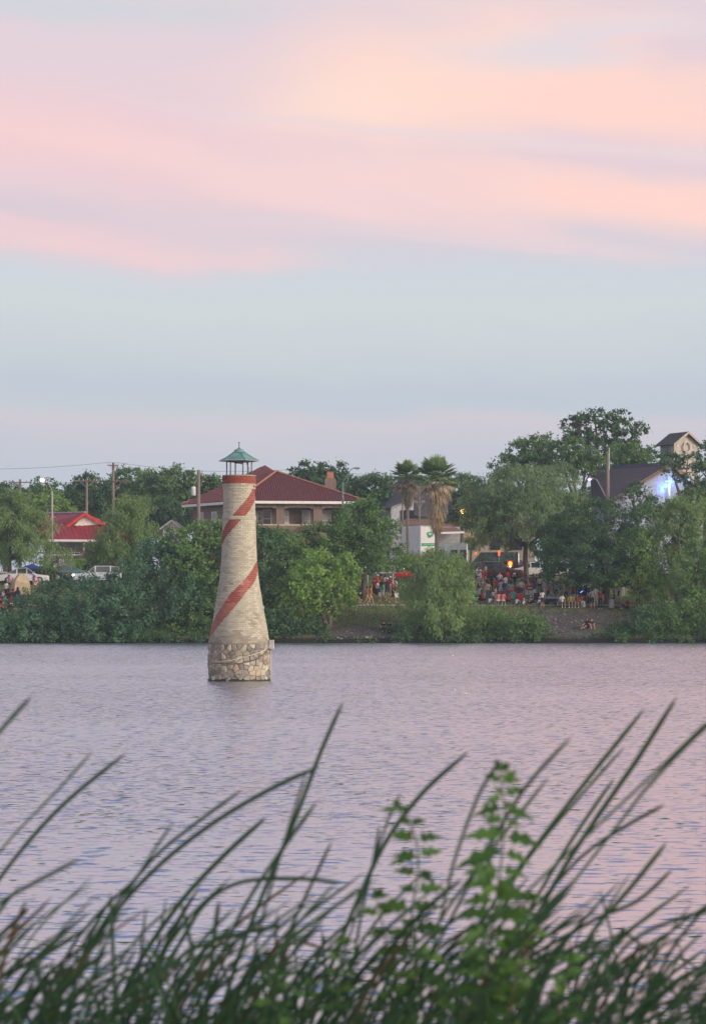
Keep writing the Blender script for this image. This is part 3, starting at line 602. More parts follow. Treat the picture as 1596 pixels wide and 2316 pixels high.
    tree('shrub', 'dark shrub on the bank right of the dirt slope', [(1450, 1412, 44, 32), (1420, 1428, 36, 18), (1485, 1405, 40, 36)], 203, 'dark', 'broad', dens=1.1, cat='shrub', limbs=False)
    tree('shrub', 'dark green shrub filling the right-hand shore below the tall feathery tree', [(1530, 1405, 46, 40), (1585, 1412, 46, 34), (1560, 1385, 40, 34), (1625, 1400, 40, 44)], 203.5, 'mid', 'vine', dens=1.2, cat='shrub', limbs=False)
    # lawn trees, left
    tree('mesquite_tree', 'feathery light green tree over the tan tent at the left edge', [(20, 1180, 62, 66), (78, 1205, 52, 50), (-35, 1200, 60, 70), (55, 1245, 62, 36), (125, 1262, 34, 34), (0, 1250, 56, 36), (40, 1140, 40, 32)], 226, 'olive', 'feather', (22, 1345), dens=1.4)
    tree('mesquite_tree', 'rounded feathery green tree right of the red-roofed house', [(282, 1180, 62, 56), (265, 1235, 76, 52), (325, 1225, 44, 46), (235, 1255, 42, 40), (285, 1270, 60, 36), (310, 1150, 32, 28)], 234, 'olive', 'feather', (280, 1310), dens=1.4)
    tree('shrub', 'small light green shrub by the parked silver car', [(170, 1290, 18, 22), (178, 1278, 14, 14)], 231, 'bright', 'feather', dens=1.3, cat='shrub', limbs=False)
    # behind the houses
    for lab, lb, Y, lf, kw in [
        ('dark tree at the left edge behind the feathery lawn tree', [(15, 1145, 56, 44), (-30, 1135, 50, 44), (50, 1160, 40, 30)], 296, 'dark', {}),
        ('thin open-crowned tree beside the lit street lamp', [(105, 1102, 26, 20), (90, 1118, 20, 16), (125, 1116, 18, 16), (106, 1125, 28, 12)], 288, 'mid', dict(gap=.6, dens=.6)),
        ('low yellow-green tree behind the red metal roof', [(110, 1152, 48, 28), (150, 1158, 36, 24)], 284, 'bright', {}),
        ('dark tree rising behind the red roof ridge', [(200, 1118, 52, 40), (170, 1140, 42, 36), (235, 1135, 40, 40)], 300, 'dark', {}),
        ('bushy tree behind the pole with paired crossarms', [(290, 1105, 52, 42), (262, 1125, 40, 36), (310, 1130, 46, 40)], 304, 'mid', {}),
        ('broad lumpy tree between the crossarm pole and the transformer pole', [(360, 1096, 46, 34), (405, 1092, 44, 32), (375, 1130, 66, 42), (335, 1115, 30, 30)], 298, 'mid', {}),
        ('tall tree behind the transformer pole left of the brick house', [(445, 1105, 42, 32), (480, 1112, 34, 32), (455, 1140, 60, 38), (500, 1130, 36, 40)], 300, 'mid', {}),
        ('dark tree low behind the small white gable', [(360, 1165, 50, 34), (410, 1170, 40, 30), (330, 1175, 40, 30)], 286, 'dark', {}),
        ('dark lumpy tree directly behind the tiled roof', [(705, 1075, 44, 28), (672, 1085, 30, 24), (735, 1088, 32, 26), (700, 1100, 60, 30)], 288, 'dark', {}),
        ('leafy tree top beside the brick chimney', [(765, 1062, 20, 14), (768, 1088, 32, 22), (790, 1100, 30, 26)], 287, 'dark', {}),
        ('deep green tree right of the tiled house', [(845, 1118, 48, 36), (820, 1145, 44, 34), (865, 1150, 36, 36), (800, 1110, 32, 28), (840, 1180, 40, 24)], 276, 'dark', {}),
        ('pale distant tree left of the slim palm', [(862, 1086, 36, 14), (835, 1090, 24, 14), (890, 1092, 30, 14)], 350, 'grey', dict(gap=.4)),
        ('pale distant tree behind the thick palm', [(985, 1096, 50, 16), (1040, 1092, 36, 18), (940, 1100, 34, 14)], 350, 'grey', dict(gap=.3)),
        ('dark tree between the thick palm and the weeping tree', [(1055, 1112, 34, 34), (1050, 1150, 36, 34), (1035, 1190, 34, 28)], 262, 'dark', {}),
        ('light green tree on the rise behind the weeping tree', [(1185, 1035, 48, 34), (1150, 1060, 40, 30), (1225, 1020, 44, 32), (1200, 1065, 60, 30)], 286, 'mid', {}),
        ('light green tree below the tall dark one', [(1285, 1030, 46, 34), (1325, 1042, 42, 30), (1270, 1060, 56, 28), (1345, 1055, 30, 24)], 284, 'mid', {}),
        ('tall dark open tree with clumped crown on the skyline', [(1300, 965, 30, 20), (1345, 950, 36, 20), (1400, 955, 40, 24), (1440, 975, 22, 16), (1370, 985, 44, 20), (1320, 995, 40, 20), (1420, 998, 34, 18), (1350, 1015, 50, 20), (1285, 990, 20, 14), (1420, 1020, 36, 16)], 306, 'dark', dict(gap=.35, dens=.9)),
        ('round green tree left of the bell tower', [(1420, 1030, 50, 24), (1465, 1040, 26, 22), (1400, 1045, 40, 18), (1445, 1055, 40, 18)], 300, 'mid', {}),
        ('open dark tree in front of the bell tower', [(1515, 1050, 34, 24), (1555, 1048, 34, 24), (1582, 1085, 36, 34), (1548, 1072, 26, 16), (1565, 1118, 32, 24)], 262, 'dark', dict(gap=.5, dens=.75)),
        ('thin leafy tree at the right edge beside the bell tower', [(1598, 1030, 20, 30), (1605, 1070, 26, 34), (1592, 1120, 30, 30)], 264, 'dark', dict(gap=.5, dens=.7)),
        ('thin shrub-like tree before the white church gable', [(1432, 1112, 24, 18), (1462, 1126, 24, 16), (1425, 1128, 30, 18), (1460, 1140, 34, 16)], 258, 'dark', dict(gap=.6, dens=.6)),
        ('leafy tree below the church eave behind the round dark tree', [(1525, 1156, 44, 26), (1475, 1160, 40, 20), (1575, 1145, 36, 32)], 250, 'mid', {}),
    ]: tree('background_tree', lab, lb, Y, lf, 'broad', size=1.35, group=BT, dens=kw.get('dens', .8), gap=kw.get('gap', 0), depth=.8)
    # scrub hanging over the waterline
    wl = []; rr = random.Random(8); x = -60
    while x < 1660:
        bare = (748 < x < 885) or (1228 < x < 1372)
        if not bare or rr.random() < .12:
            Y = rr.uniform(199.8, 202.3); c = P(x, 1371, Y); h = rr.uniform(.15, .62) * (.5 if bare else 1); wl.append((c.x, Y, max(.12, zt(Y)) + h * .25, rr.uniform(.5, 1.0), .6, h))
        x += rr.uniform(9, 17)
    p, a, s_, L_, W_, T_ = crown_leaves(wl, 'vine', 1.3, 0, .9); k = p[:, 2] > .03
    tag(leaf_mesh('bank_undergrowth', p[k], a[k], s_[k], L_[k], W_[k], T_[k], LEAF['dark']), 'low dark scrub hanging over the far waterline', kind='stuff')
    # far wood
    xs = np.linspace(-120, 1720, 60); wl = []
    for i, x in enumerate(xs):
        y = 1112 + 9 * math.sin(i * 1.7) + 7 * math.sin(i * .6) + (22 if 880 < x < 1010 else 0); c = P(x, y + 55, 372); wl.append((c.x, c.y + 6 * math.sin(i * 2.3), c.z, 3.6, 3, 75 * K * 372 * .75))
    p, a, s_, L_, W_, T_ = crown_leaves(wl, 'broad', .6, 0, 2.0)
    tag(leaf_mesh('distant_woods', p, a, s_, L_, W_, T_, LEAF['dark']), 'distant dark wood closing the view behind the houses', kind='stuff')
trees()
# ------------------------------------------------------------------ palms
def palm(label, x, ybase, ytop, Y, r_trunk, fr_n, fr_len, skirt, seed):
    rr = random.Random(seed); b = P(x, 1371, Y); zb = zt(Y); H = P(x, ytop, Y).z - zb
    t = thing('palm_tree', label, 'palm tree', (b.x, Y, zb))
    lean = rr.uniform(-.15, .15); pts = [Vector((lean * (i / 8) ** 2, 0, H * i / 8 - .1)) for i in range(9)]
    MB().tube(pts, [r_trunk * (1.35 if i == 0 else 1.0 - .15 * i / 8) for i in range(9)], 10).build('trunk', mat('palm_trunk', (.30, .265, .235), .95, c2=(.17, .15, .135), scale=3, stretch=(1, 1, 6), bump=.8, bscale=6), t, True)
    top = pts[-1]; green = leafmat('palm_green', (.26, .38, .15), (.13, .22, .09)); dry = leafmat('palm_dry', (.52, .46, .34), (.29, .25, .19))
    def frond(d, L, m_, droop, nseg=15, spread=1.9):
        q = MB(); d = Vector(d).normalized(); pl = L * .48; side = d.cross(Vector((0, 0, 1))); side = side.normalized() if side.length > .05 else Vector((1, 0, 0)); up = side.cross(d)
        hub = d * pl + Vector((0, 0, -droop * .25)); q.tube([(0, 0, 0), d * pl * .55 + Vector((0, 0, .03)), hub], [.025, .02, .015], 4)
        for i in range(nseg):
            a = (i / (nseg - 1) - .5) * spread * 1.25; ln = L * .62 * (1 - .28 * abs(a) / 1.2) * rr.uniform(.88, 1.08)
            e = d * math.cos(a) + side * math.sin(a); w = Vector((0, 0, 1)).cross(e); w = (w if w.length > .1 else side).normalized() * .10
            mid = hub + e * ln * .6 + up * .05 * rr.uniform(-1, 1); tip = hub + e * ln + Vector((0, 0, -droop * ln * rr.uniform(.4, .9))); q.tint = rr.random()
            q.poly([hub - w * .3, mid - w, tip, mid + w])
        return q.build('frond' if m_ is green else 'dead_frond', m_, t, loc=top + Vector((0, 0, .1)))
    for i in range(fr_n):
        a = i * 2.399; el = rr.uniform(-.12, 1.4); frond((math.cos(a) * math.cos(el), math.sin(a) * math.cos(el), math.sin(el)), fr_len * rr.uniform(.85, 1.1), green, .12 + .25 * (1.2 - el) * .5)
    for i in range(int(fr_n * .2)):
        a = i * 2.399 + 1; el = rr.uniform(-.9, -.25); frond((math.cos(a) * math.cos(el), math.sin(a) * math.cos(el), math.sin(el)), fr_len * rr.uniform(.8, 1.0), dry, .6)
    # skirt of dead fronds hanging against the trunk
    q = MB(); sl, sr = skirt
    for i in range(int(800 * sr)):
        a = rr.uniform(0, 2 * PI); s = rr.random(); z = top.z - s * sl; prof = sr * (.40 + .75 * math.sin(PI * min(1, .12 + s * .88)) ** .8) * rr.uniform(.75, 1.05); ln = rr.uniform(.5, 1.0)
        c = Vector((math.cos(a) * prof * .75, math.sin(a) * prof * .75, z)); e = Vector((math.cos(a) * (prof + .05), math.sin(a) * (prof + .05), z - ln)); w = Vector((-math.sin(a), math.cos(a), 0)) * rr.uniform(.02, .06); q.tint = rr.random()
        q.poly([c - w * .4, c.lerp(e, .6) - w, e, c.lerp(e, .6) + w])
    tag(q.build('dead_frond_skirt', dry, t), kind='stuff')
palm('slim fan palm with a small green head and narrow dead skirt, left of the pair', 922, 1245, 1082, 238, .17, 42, 1.8, (2.3, .62), 4)
palm('stout fan palm with a thick skirt of dead fronds, right of the pair', 987, 1255, 1086, 234, .20, 54, 2.4, (4.6, 1.0), 9)

# ------------------------------------------------------------------ houses
WHITE = plain('white_paint', .72, .73, .72, .6, var=.05); GLASS = plain('window_glass', .03, .035, .045, .08, spec=.6, var=.3); BEIGE = plain('beige_trim', .50, .43, .34, .8)
def quad_on(o, e, u0, u1, z0, z1, n, d):          # rectangle on a wall: origin o, along e, out n by d
    f = lambda u, z, k: Vector((o[0] + e[0] * u + n[0] * k, o[1] + e[1] * u + n[1] * k, z))
    return [f(u0, z0, d), f(u1, z0, d), f(u1, z1, d), f(u0, z1, d)]
def window(par, o, e, n, u0, u1, z0, z1, bars=1, cross=1, pane=None, frame=None, sill=True):
    frame = frame or WHITE; g = .08
    fm = MB()
    for (a, c, zz0, zz1) in ((u0, u1, z1 - g, z1), (u0, u1, z0, z0 + g), (u0, u0 + g, z0 + g, z1 - g), (u1 - g, u1, z0 + g, z1 - g)): fm.slab(quad_on(o, e, a, c, zz0, zz1, n, .06), .10)
    w = fm.build('window', frame, par)
    MB().slab(quad_on(o, e, u0 + g, u1 - g, z0 + g, z1 - g, n, .015), .03).build('pane', pane or GLASS, w)
    mb = MB()
    for i in range(1, bars + 1):
        z = z0 + (z1 - z0) * i / (bars + 1); mb.slab(quad_on(o, e, u0 + g, u1 - g, z - .025, z + .025, n, .045), .025)
    for i in range(1, cross):
        u = u0 + (u1 - u0) * i / cross; mb.slab(quad_on(o, e, u - .025, u + .025, z0 + g, z1 - g, n, .0455), .026)
    if mb.f: mb.build('glazing_bar', frame, w)
    if sill: MB().slab(quad_on(o, e, u0 - .08, u1 + .08, z0 - .08, z0 - .002, n, .10), .14).build('sill', BEIGE if frame is not WHITE else WHITE, w)
    return w
def roof_plane(par, name, pts, m_, th=.12): return MB().slab(pts, th).build(name, m_, par)

def tile_roof_mat():
    M = bpy.data.materials.new('clay_tiles'); M.use_nodes = True; nt = M.node_tree; N = nt.nodes; L = nt.links; b = N['Principled BSDF']; b.inputs['Roughness'].default_value = .8
    tc = N.new('ShaderNodeTexCoord'); nz = N.new('ShaderNodeTexNoise'); nz.inputs['Scale'].default_value = 3.5; nz.inputs['Detail'].default_value = 6; L.new(tc.outputs['Object'], nz.inputs['Vector'])
    mx = N.new('ShaderNodeMix'); mx.data_type = 'RGBA'; mr = N.new('ShaderNodeMapRange'); mr.inputs[1].default_value = .35; mr.inputs[2].default_value = .65; L.new(nz.outputs['Fac'], mr.inputs[0]); L.new(mr.outputs[0], mx.inputs[0]); mx.inputs[6].default_value = (.215, .062, .058, 1); mx.inputs[7].default_value = (.115, .043, .046, 1)
    L.new(mx.outputs[2], b.inputs['Base Color']); return M
TILE = tile_roof_mat(); RIDGE = plain('ridge_tile', .34, .16, .115, .85)
def tiled_plane(par, pts):       # eave-left, eave-right, ridge-right[, ridge-left]: real barrel rows stepped down the slope
    pts = [Vector(p) for p in pts]; base = roof_plane(par, 'roof', pts, TILE, .10)
    nrm = (pts[1] - pts[0]).cross(pts[2] - pts[0]).normalized(); ev = (pts[1] - pts[0]).normalized(); up = nrm.cross(ev).normalized()
    if up.z < 0: up = -up
    if nrm.z < 0: nrm = -nrm
    W = (pts[1] - pts[0]).length; a = [( (p - pts[0]).dot(ev), (p - pts[0]).dot(up)) for p in pts]
    def span(u):                 # height of the slope above eave position u
        top = 0; n = len(a)
        for i in range(n):
            p, q = a[i], a[(i + 1) % n]
            if (p[0] - u) * (q[0] - u) <= 0 and abs(p[0] - q[0]) > 1e-6: top = max(top, p[1] + (q[1] - p[1]) * (u - p[0]) / (q[0] - p[0]))
        return top
    b = MB(); pitch = .26; u = pitch / 2
    while u < W:
        h = span(u)
        if h > .3:
            k = 0.0
            while k < h - .05:
                e = min(k + .42, h); r0, r1 = .095, .075; lift = .03
                c0 = pts[0] + ev * u + up * k + nrm * (lift); c1 = pts[0] + ev * u + up * e + nrm * (lift - .025)
                n0 = len(b.v)
                for c, r in ((c0, r0), (c1, r1)):
                    for t in (0, PI / 3, 2 * PI / 3, PI): b.v.append(tuple(c + ev * r * math.cos(t) + nrm * r * math.sin(t)))
                for i in range(3): b.face((n0 + i, n0 + i + 1, n0 + 5 + i, n0 + 4 + i))
                k += .42
        u += pitch
    tag(b.build('roof_tile', TILE, base), kind='stuff')
    return base
def tile_house():
    A = P(536, 1133, 257); B = P(826, 1132, 259); C = P(411, 1139, 268); R1 = P(624, 1069, 264); R2 = P(606, 1070, 271); D = P(792, 1137, 276)
    for q in (B, C, D): q.z = A.z
    z0 = zt(258) - .2; o0 = Vector((A.x, A.y, z0))
    t = thing('brick_house', 'two-storey brown brick house with dark red clay tile roof and upstairs porch', 'house', o0)
    loc = lambda v: Vector(v) - o0
    a, b_, c, d, r1, r2 = map(loc, (A, B, C, D, R1, R2))
    tiled_plane(t, [a, b_, r1]); tiled_plane(t, [c, a, r1, r2]); tiled_plane(t, [b_, d, r2, r1]); roof_plane(t, 'roof', [d, c, r2], TILE)
    hb = MB()
    for p, q in ((a, r1), (b_, r1), (r1, r2), (c, r2)):
        n = int((q - p).length / .4); pp = [p.lerp(q, i / n) + Vector((0, 0, .10 + .02 * (i % 2))) for i in range(n + 1)]; hb.tube(pp, [.13 if i % 2 else .11 for i in range(n + 1)], 6)
    hb.build('ridge_tile', RIDGE, t)
    # fascia / soffit
    def fascia(p, q):
        e = (q - p).normalized(); n = Vector((e.y, -e.x, 0)); f = MB(); f.slab([p + n * .02 + Vector((0, 0, -.30)), q + n * .02 + Vector((0, 0, -.30)), q + n * .02 + Vector((0, 0, -.02)), p + n * .02 + Vector((0, 0, -.02))], .08); f.build('fascia', WHITE, t)
    fascia(a, b_); fascia(c, a); fascia(b_, d)
    MB().slab([p + Vector((0, 0, -.32)) for p in (a, c, d, b_)], .02).build('soffit', plain('soffit_paint', .30, .26, .23), t)
    BR = brickmat('brown_brick', (.22, .145, .108), (.15, .10, .08), (.23, .20, .17))
    # walls: footprint inset from the eave
    ex = (b_ - a).normalized(); nin = Vector((-ex.y, ex.x, 0)); zt_ = a.z - .34
    ins = lambda p, q, k: p.lerp(q, k)
    wl = a + ex * .9 + nin * .9; wr = b_ - ex * .9 + nin * .9; wl.z = wr.z = 0; cl = c + (a - c).normalized() * .8 + Vector((.9, .0, 0)); dl = d + Vector((-.7, -.8, 0))
    def wall(p, q, za, zb, th=.25, name='wall'):
        e = (q - p); e.z = 0; e.normalize(); return MB().slab([(p.x, p.y, za), (q.x, q.y, za), (q.x, q.y, zb), (p.x, p.y, zb)], th).build(name, BR, t)
    wall(cl, wl + (cl - wl).normalized() * .02, 0, zt_)
    wall(wr, dl, 0, zt_); wall(dl, cl, 0, zt_)
    # left side windows
    e = (wl - cl); e.z = 0; Lw = e.length; e.normalize(); n = Vector((e.y, -e.x, 0)); zf = zt_ - 3.05
    for k in (.16, .42, .86): window(t, cl, e, n, Lw * k - .55, Lw * k + .55, zf + .75, zf + 2.45, 1, 1, frame=WHITE, pane=plain('blind_pane', .38, .42, .46, .3))
    for k in (.3, .6): window(t, cl, e, n, Lw * k - .55, Lw * k + .55, .9, 2.6, 1, 1)
    # front: lower storey, upstairs porch with recessed back wall
    fw = wr - wl; FL = fw.length; fe = fw.normalized(); fn = Vector((fe.y, -fe.x, 0))
    wall(wl, wr, 0, zf + .78)
    MB().slab(quad_on(wl, fe, .0, FL, zf + .78, zf + .92, fn, .06), .36).build('parapet_coping', BEIGE, t)
    back = nin * 2.0
    wall(wl + back, wr + back, zf + .10, zt_)
    MB().slab([wl + Vector((0, 0, zf + .05)), wr + Vector((0, 0, zf + .05)), wr + back + Vector((0, 0, zf + .05)), wl + back + Vector((0, 0, zf + .05))], .12).build('porch_floor', BEIGE, t)
    def ux(x): return (P(x, 1133, 258).x - A.x) / (B.x - A.x) * (b_ - a).length - .9
    for x0, x1 in ((537, 548), (627, 646), (711, 731), (787, 801), (808, 818)):
        u0, u1 = max(0.0, ux(x0)), min(FL, ux(x1)); cb = MB(); cb.slab(quad_on(wl, fe, u0, u1, 0, zt_ - .02, fn, .03), .75); co = cb.build('porch_column', BR, t)
        cp = MB()
        for u, s in ((u0, -1), (u1, 1)): cp.slab(quad_on(wl, fe, *(sorted((u, u + s * .28))), zt_ - .42, zt_ - .05, fn, .0), .6)
        cp.build('column_bracket', BEIGE, co)
    MB().slab(quad_on(wl, fe, 0, FL, zt_ - .34, zt_ + .02, fn, .01), .5).build('porch_beam', plain('porch_beam_paint', .33, .25, .20), t)
    ob = wl + back
    for x0, x1, za, zb, bars, cr, pane in ((575, 586, .2, 2.25, 3, 1, None), (588, 599, .15, 2.3, 3, 1, None), (601, 621, .5, 2.45, 1, 1, None), (646, 660, 1.0, 2.35, 1, 1, plain('blind_pane', .4, .42, .45)), (690, 709, .15, 2.4, 1, 1, plain('pale_door', .5, .52, .53)), (733, 757, .15, 2.4, 1, 1, plain('pale_door', .5, .52, .53))):
        window(t, ob, fe, fn, ux(x0), ux(x1), zf + .1 + za, zf + .1 + zb, bars, cr, pane)
    for k in (.12, .3, .52, .72, .9): window(t, wl, fe, fn, FL * k - .7, FL * k + .7, .9, 2.5, 1, 2)
    # stair roof below the porch
    p0 = wl + fe * ux(690); MB().slab([wl + fe * ux(668) + fn * .9 + Vector((0, 0, zf + .2)), wl + fe * ux(694) + fn * .9 + Vector((0, 0, zf + .75)), wl + fe * ux(694) + Vector((0, 0, zf + .80)), wl + fe * ux(668) + Vector((0, 0, zf + .25))], .1).build('stair_roof', TILE, t)
    # chimney and vent
    ch = loc(P(747, 1092, 266)); cm = MB(); cm.box((0, 0, -1.4), (1.25, 1.0, 3.4)); cm.box((0, 0, .37), (1.1, .9, .16)); chm = cm.build('chimney', BR, t, loc=ch)
    MB().box((0, 0, .8), (.72, .7, .7), 0, .92).build('chimney_pot', plain('orange_brick', .42, .19, .11, .9), chm)
    vp = loc(P(602, 1066, 270)); MB().tube([vp + Vector((0, 0, -1)), vp + Vector((0, 0, .05))], .11, 8).box((vp.x, vp.y, vp.z + .12), (.42, .3, .1)).build('vent_pipe', plain('rusty_vent', .22, .10, .08), t)
tile_house()

def red_house():
    Y = 256; z0 = zt(Y) - .2; o0 = Vector((P(150, 1371, Y).x, Y, z0)); loc = lambda v: Vector(v) - o0
    t = thing('red_roof_house', 'small house with bright red metal roof and white gable at the left', 'house', o0)
    RM = mat('red_metal_roof', (.33, .028, .034), .55, c2=(.22, .02, .028), scale=1.0, spec=.3); RB = plain('red_trim', .60, .06, .04, .5)
    # front porch slope
    fl, fr_ = P(98, 1221, 252), P(300, 1222, 252); bl, br_ = P(80, 1190, 256.2), P(300, 1190, 256.2)
    ps = [loc(p) for p in (fl, fr_, br_, bl)]; pr = roof_plane(t, 'porch_roof', ps, RM, .08)
    for i in range(1, 22):
        k = i / 22; a, c = ps[0].lerp(ps[1], k), ps[3].lerp(ps[2], k); MB().tube([a + Vector((0, 0, .03)), c + Vector((0, 0, .03))], .03, 4).build('roof_seam', RM, pr)
    # main gable: ridge runs back to the left
    gx0, gx1, gp = P(190, 1190, 256.1), P(240, 1190, 256.1), P(193, 1160, 256.1)
    gl = loc(P(150, 1191, 256.0)); gr = loc(P(238, 1187, 256.0)); ap = loc(P(192.5, 1161, 256.0)); bk = Vector((-2.2, 9, 0))
    gl2, ap2 = loc(P(83, 1190, 261)), loc(P(104, 1163, 266))
    mr = roof_plane(t, 'roof', [gl2, gl, ap, ap2], RM, .08); roof_plane(t, 'roof', [gr, gr + Vector((1, 9, 0)), ap2, ap], RM, .08)
    for i in range(1, 11):
        k = i / 11; MB().tube([gl2.lerp(gl, k) + Vector((0, 0, .03)), ap2.lerp(ap, k) + Vector((0, 0, .03))], .03, 4).build('roof_seam', RM, mr)
    MB().slab([gl + Vector((.7, .25, .0)), gr + Vector((-.5, .25, .0)), ap + Vector((0, .25, -.22))], .1).build('gable', plain('gable_white', .78, .76, .70), t)
    for p, q in ((gl, ap), (ap, gr)): 
        MB().hexa([p + Vector((0, -.12, -.30)), q + Vector((0, -.12, -.30)), q + Vector((0, .05, -.30)), p + Vector((0, .05, -.30))], [p + Vector((0, -.12, .06)), q + Vector((0, -.12, .06)), q + Vector((0, .05, .06)), p + Vector((0, .05, .06))]).build('barge_board', RB, t)
    MB().tube([ap + Vector((0, 0, .06)), ap2 + Vector((0, 0, .06))], .10, 6).build('ridge_cap', plain('ridge_grey', .45, .40, .42), t)
    MB().slab([ps[0] + Vector((0, -.02, -.22)), ps[1] + Vector((0, -.02, -.22)), ps[1] + Vector((0, -.02, .0)), ps[0] + Vector((0, -.02, .0))], .08).build('fascia', WHITE, t)
    W = brickmat('porch_brick', (.30, .12, .085), (.22, .09, .07), (.3, .26, .23)); zE = ps[0].z - .2
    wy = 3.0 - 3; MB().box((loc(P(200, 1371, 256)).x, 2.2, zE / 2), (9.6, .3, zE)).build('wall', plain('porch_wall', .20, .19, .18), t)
    MB().box((loc(P(200, 1371, 256)).x, 6.0, zE / 2 + .3), (9.4, 7.2, zE + .6)).build('wall', plain('house_siding', .5, .48, .44), t)
    for x in (104, 190, 262): bx = loc(P(x, 1371, 252.5)); MB().box((bx.x, bx.y, zE / 2), (.14, .14, zE)).build('porch_post', WHITE, t)
    o = Vector((loc(P(110, 1371, 258)).x, 2.04, 0)); e = Vector((1, 0, 0)); n = Vector((0, -1, 0))
    window(t, o, e, n, 2.2, 3.3, 1.2, 2.5, 1, 2); window(t, o, e, n, 5.2, 6.3, 1.2, 2.5, 1, 2); MB().slab(quad_on(o, e, 3.75, 4.65, .25, 2.35, n, .03), .05).build('door', plain('dark_door', .06, .05, .05), t)
    MB().box((loc(P(200, 1371, 256)).x, 0, .12), (9.8, 4.2, .24)).build('porch_slab', MATS['concrete'], t)
red_house()
def railing():
    Y = 250.2; z = zt(Y); x0, x1 = P(95, 1371, Y).x, P(300, 1371, Y).x
    t = thing('white_fence', 'white metal railing with brick posts in front of the red-roofed house', 'fence', (x0, Y, z)); L = x1 - x0
    zt1 = P(0, 1256, Y).z - z; zb = P(0, 1283, Y).z - z + .06
    zb = max(zb, .35); MB().box((L / 2, 0, .15), (L, .25, .34)).build('kerb_wall', MATS['concrete'], t)
    for q in (zb, zt1 - .55, zt1): MB().box((L / 2, 0, q), (L, .05, .05)).build('rail', WHITE, t)
    k = 0
    for i in range(int(L / .135)):
        x = .07 + i * .135; MB().box((x, 0, (zb + zt1) / 2 + .03), (.03, .03, zt1 - zb + .16)).build('baluster', WHITE, t)
    br = brickmat('red_post_brick', (.36, .10, .07), (.27, .075, .055), (.32, .26, .22))
    for x in (190, 262): bx = P(x, 1371, Y).x - x0; MB().box((bx, .0, zt1 * .53), (.66, .5, zt1 * 1.06 + .1)).build('brick_post', br, t)
railing()
def small_gable():
    Y = 268; z0 = zt(Y); o0 = Vector((P(388, 1371, Y).x, Y, z0)); loc = lambda v: Vector(v) - o0
    t = thing('white_house', 'small white gabled house peeking over the shore trees left of the lighthouse', 'house', o0)
    a, b_, c = loc(P(362, 1199, Y)), loc(P(413, 1199, Y)), loc(P(388, 1181, Y)); bk = Vector((0, 8, 0)); sh = plain('grey_shingle', .30, .31, .33)
    MB().hexa([Vector((a.x + .3, 0, 0)), Vector((b_.x - .3, 0, 0)), Vector((b_.x - .3, 8, 0)), Vector((a.x + .3, 8, 0))], [Vector((a.x + .3, 0, a.z)), Vector((b_.x - .3, 0, b_.z)), Vector((b_.x - .3, 8, a.z)), Vector((a.x + .3, 8, a.z))]).build('wall', WHITE, t)
    MB().slab([a + Vector((.3, 0, 0)), b_ + Vector((-.3, 0, 0)), c], .1).build('gable', WHITE, t)
    roof_plane(t, 'roof', [a + Vector((0, -.3, 0)), c + Vector((0, -.3, .1)), c + bk + Vector((0, 0, .1)), a + bk][::-1], sh, .15); roof_plane(t, 'roof', [c + Vector((0, -.3, .1)), b_ + Vector((0, -.3, 0)), b_ + bk, c + bk + Vector((0, 0, .1))][::-1], sh, .15)
    for p, q in ((a, c), (b_, c)): MB().tube([p + Vector((0, -.36, 0)), q + Vector((0, -.36, .08))], .09, 4).build('barge_board', WHITE, t)
    MB().box((0, -.05, 2.6), (.9, .1, 1.2)).build('window', GLASS, t)
small_gable()
def white_building():
    Y = 272; z0 = zt(Y) - .1; o0 = Vector((P(890, 1371, Y).x, Y, z0)); loc = lambda v: Vector(v) - o0
    t = thing('white_building', 'white two-storey building with dark grey roof behind the slim palm', 'building', o0); gm = plain('charcoal_shingle', .075, .08, .095, .9); bw = plain('white_siding_blue_shade', .36, .42, .50)  # white siding with its bluish shade put into the colour
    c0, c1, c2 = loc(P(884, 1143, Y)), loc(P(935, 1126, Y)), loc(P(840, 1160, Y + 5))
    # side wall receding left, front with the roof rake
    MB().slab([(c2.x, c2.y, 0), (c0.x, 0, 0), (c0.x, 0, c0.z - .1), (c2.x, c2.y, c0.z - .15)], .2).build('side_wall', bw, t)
    MB().slab([(c0.x, 0, 0), (c1.x, 0, 0), (c1.x, 0, c1.z - .1), (c0.x, 0, c0.z - .1)], .2).build('front_wall', plain('white_wall_blue_shade', .46, .50, .56), t)  # white front wall, bluish shade mixed into its colour
    w = MB().box(((c0.x + c1.x) / 2 + .6, -.06, 6.0), (1.5, .12, 2.6)).build('window', GLASS, t); MB().box(((c0.x + c1.x) / 2 + .6, -.13, 6.0), (1.5, .04, .08)).build('glazing_bar', WHITE, w)
    MB().box(((c0.x + c1.x) / 2, 4, 2.8), (c1.x - c0.x - .3, 7, 5.6)).build('wall', WHITE, t)
    rk = [c0 + Vector((-.9, -.4, -.35)), c1 + Vector((.15, -.4, .15)), c1 + Vector((.15, 9, 3.4)), c0 + Vector((-2.4, 9, 1.0))]
    roof_plane(t, 'roof', rk, gm, .2)
    p1, p2, p3, p4 = loc(P(868, 1138, 276)), loc(P(988, 1165, 276)), loc(P(955, 1104, 282)), loc(P(905, 1100, 282))
    roof_plane(t, 'roof', [p1, p2, p3, p4], gm, .2)
    q1, q2, q3 = loc(P(985, 1180, 274)), loc(P(1040, 1182, 274)), loc(P(990, 1120, 279)); roof_plane(t, 'roof', [loc(P(930, 1165, 273)), q2, q3 + Vector((1.5, 0, 0)), loc(P(925, 1122, 279))], gm, .2)
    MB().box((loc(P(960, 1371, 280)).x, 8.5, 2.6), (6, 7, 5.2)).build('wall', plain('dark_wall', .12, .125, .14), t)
white_building()
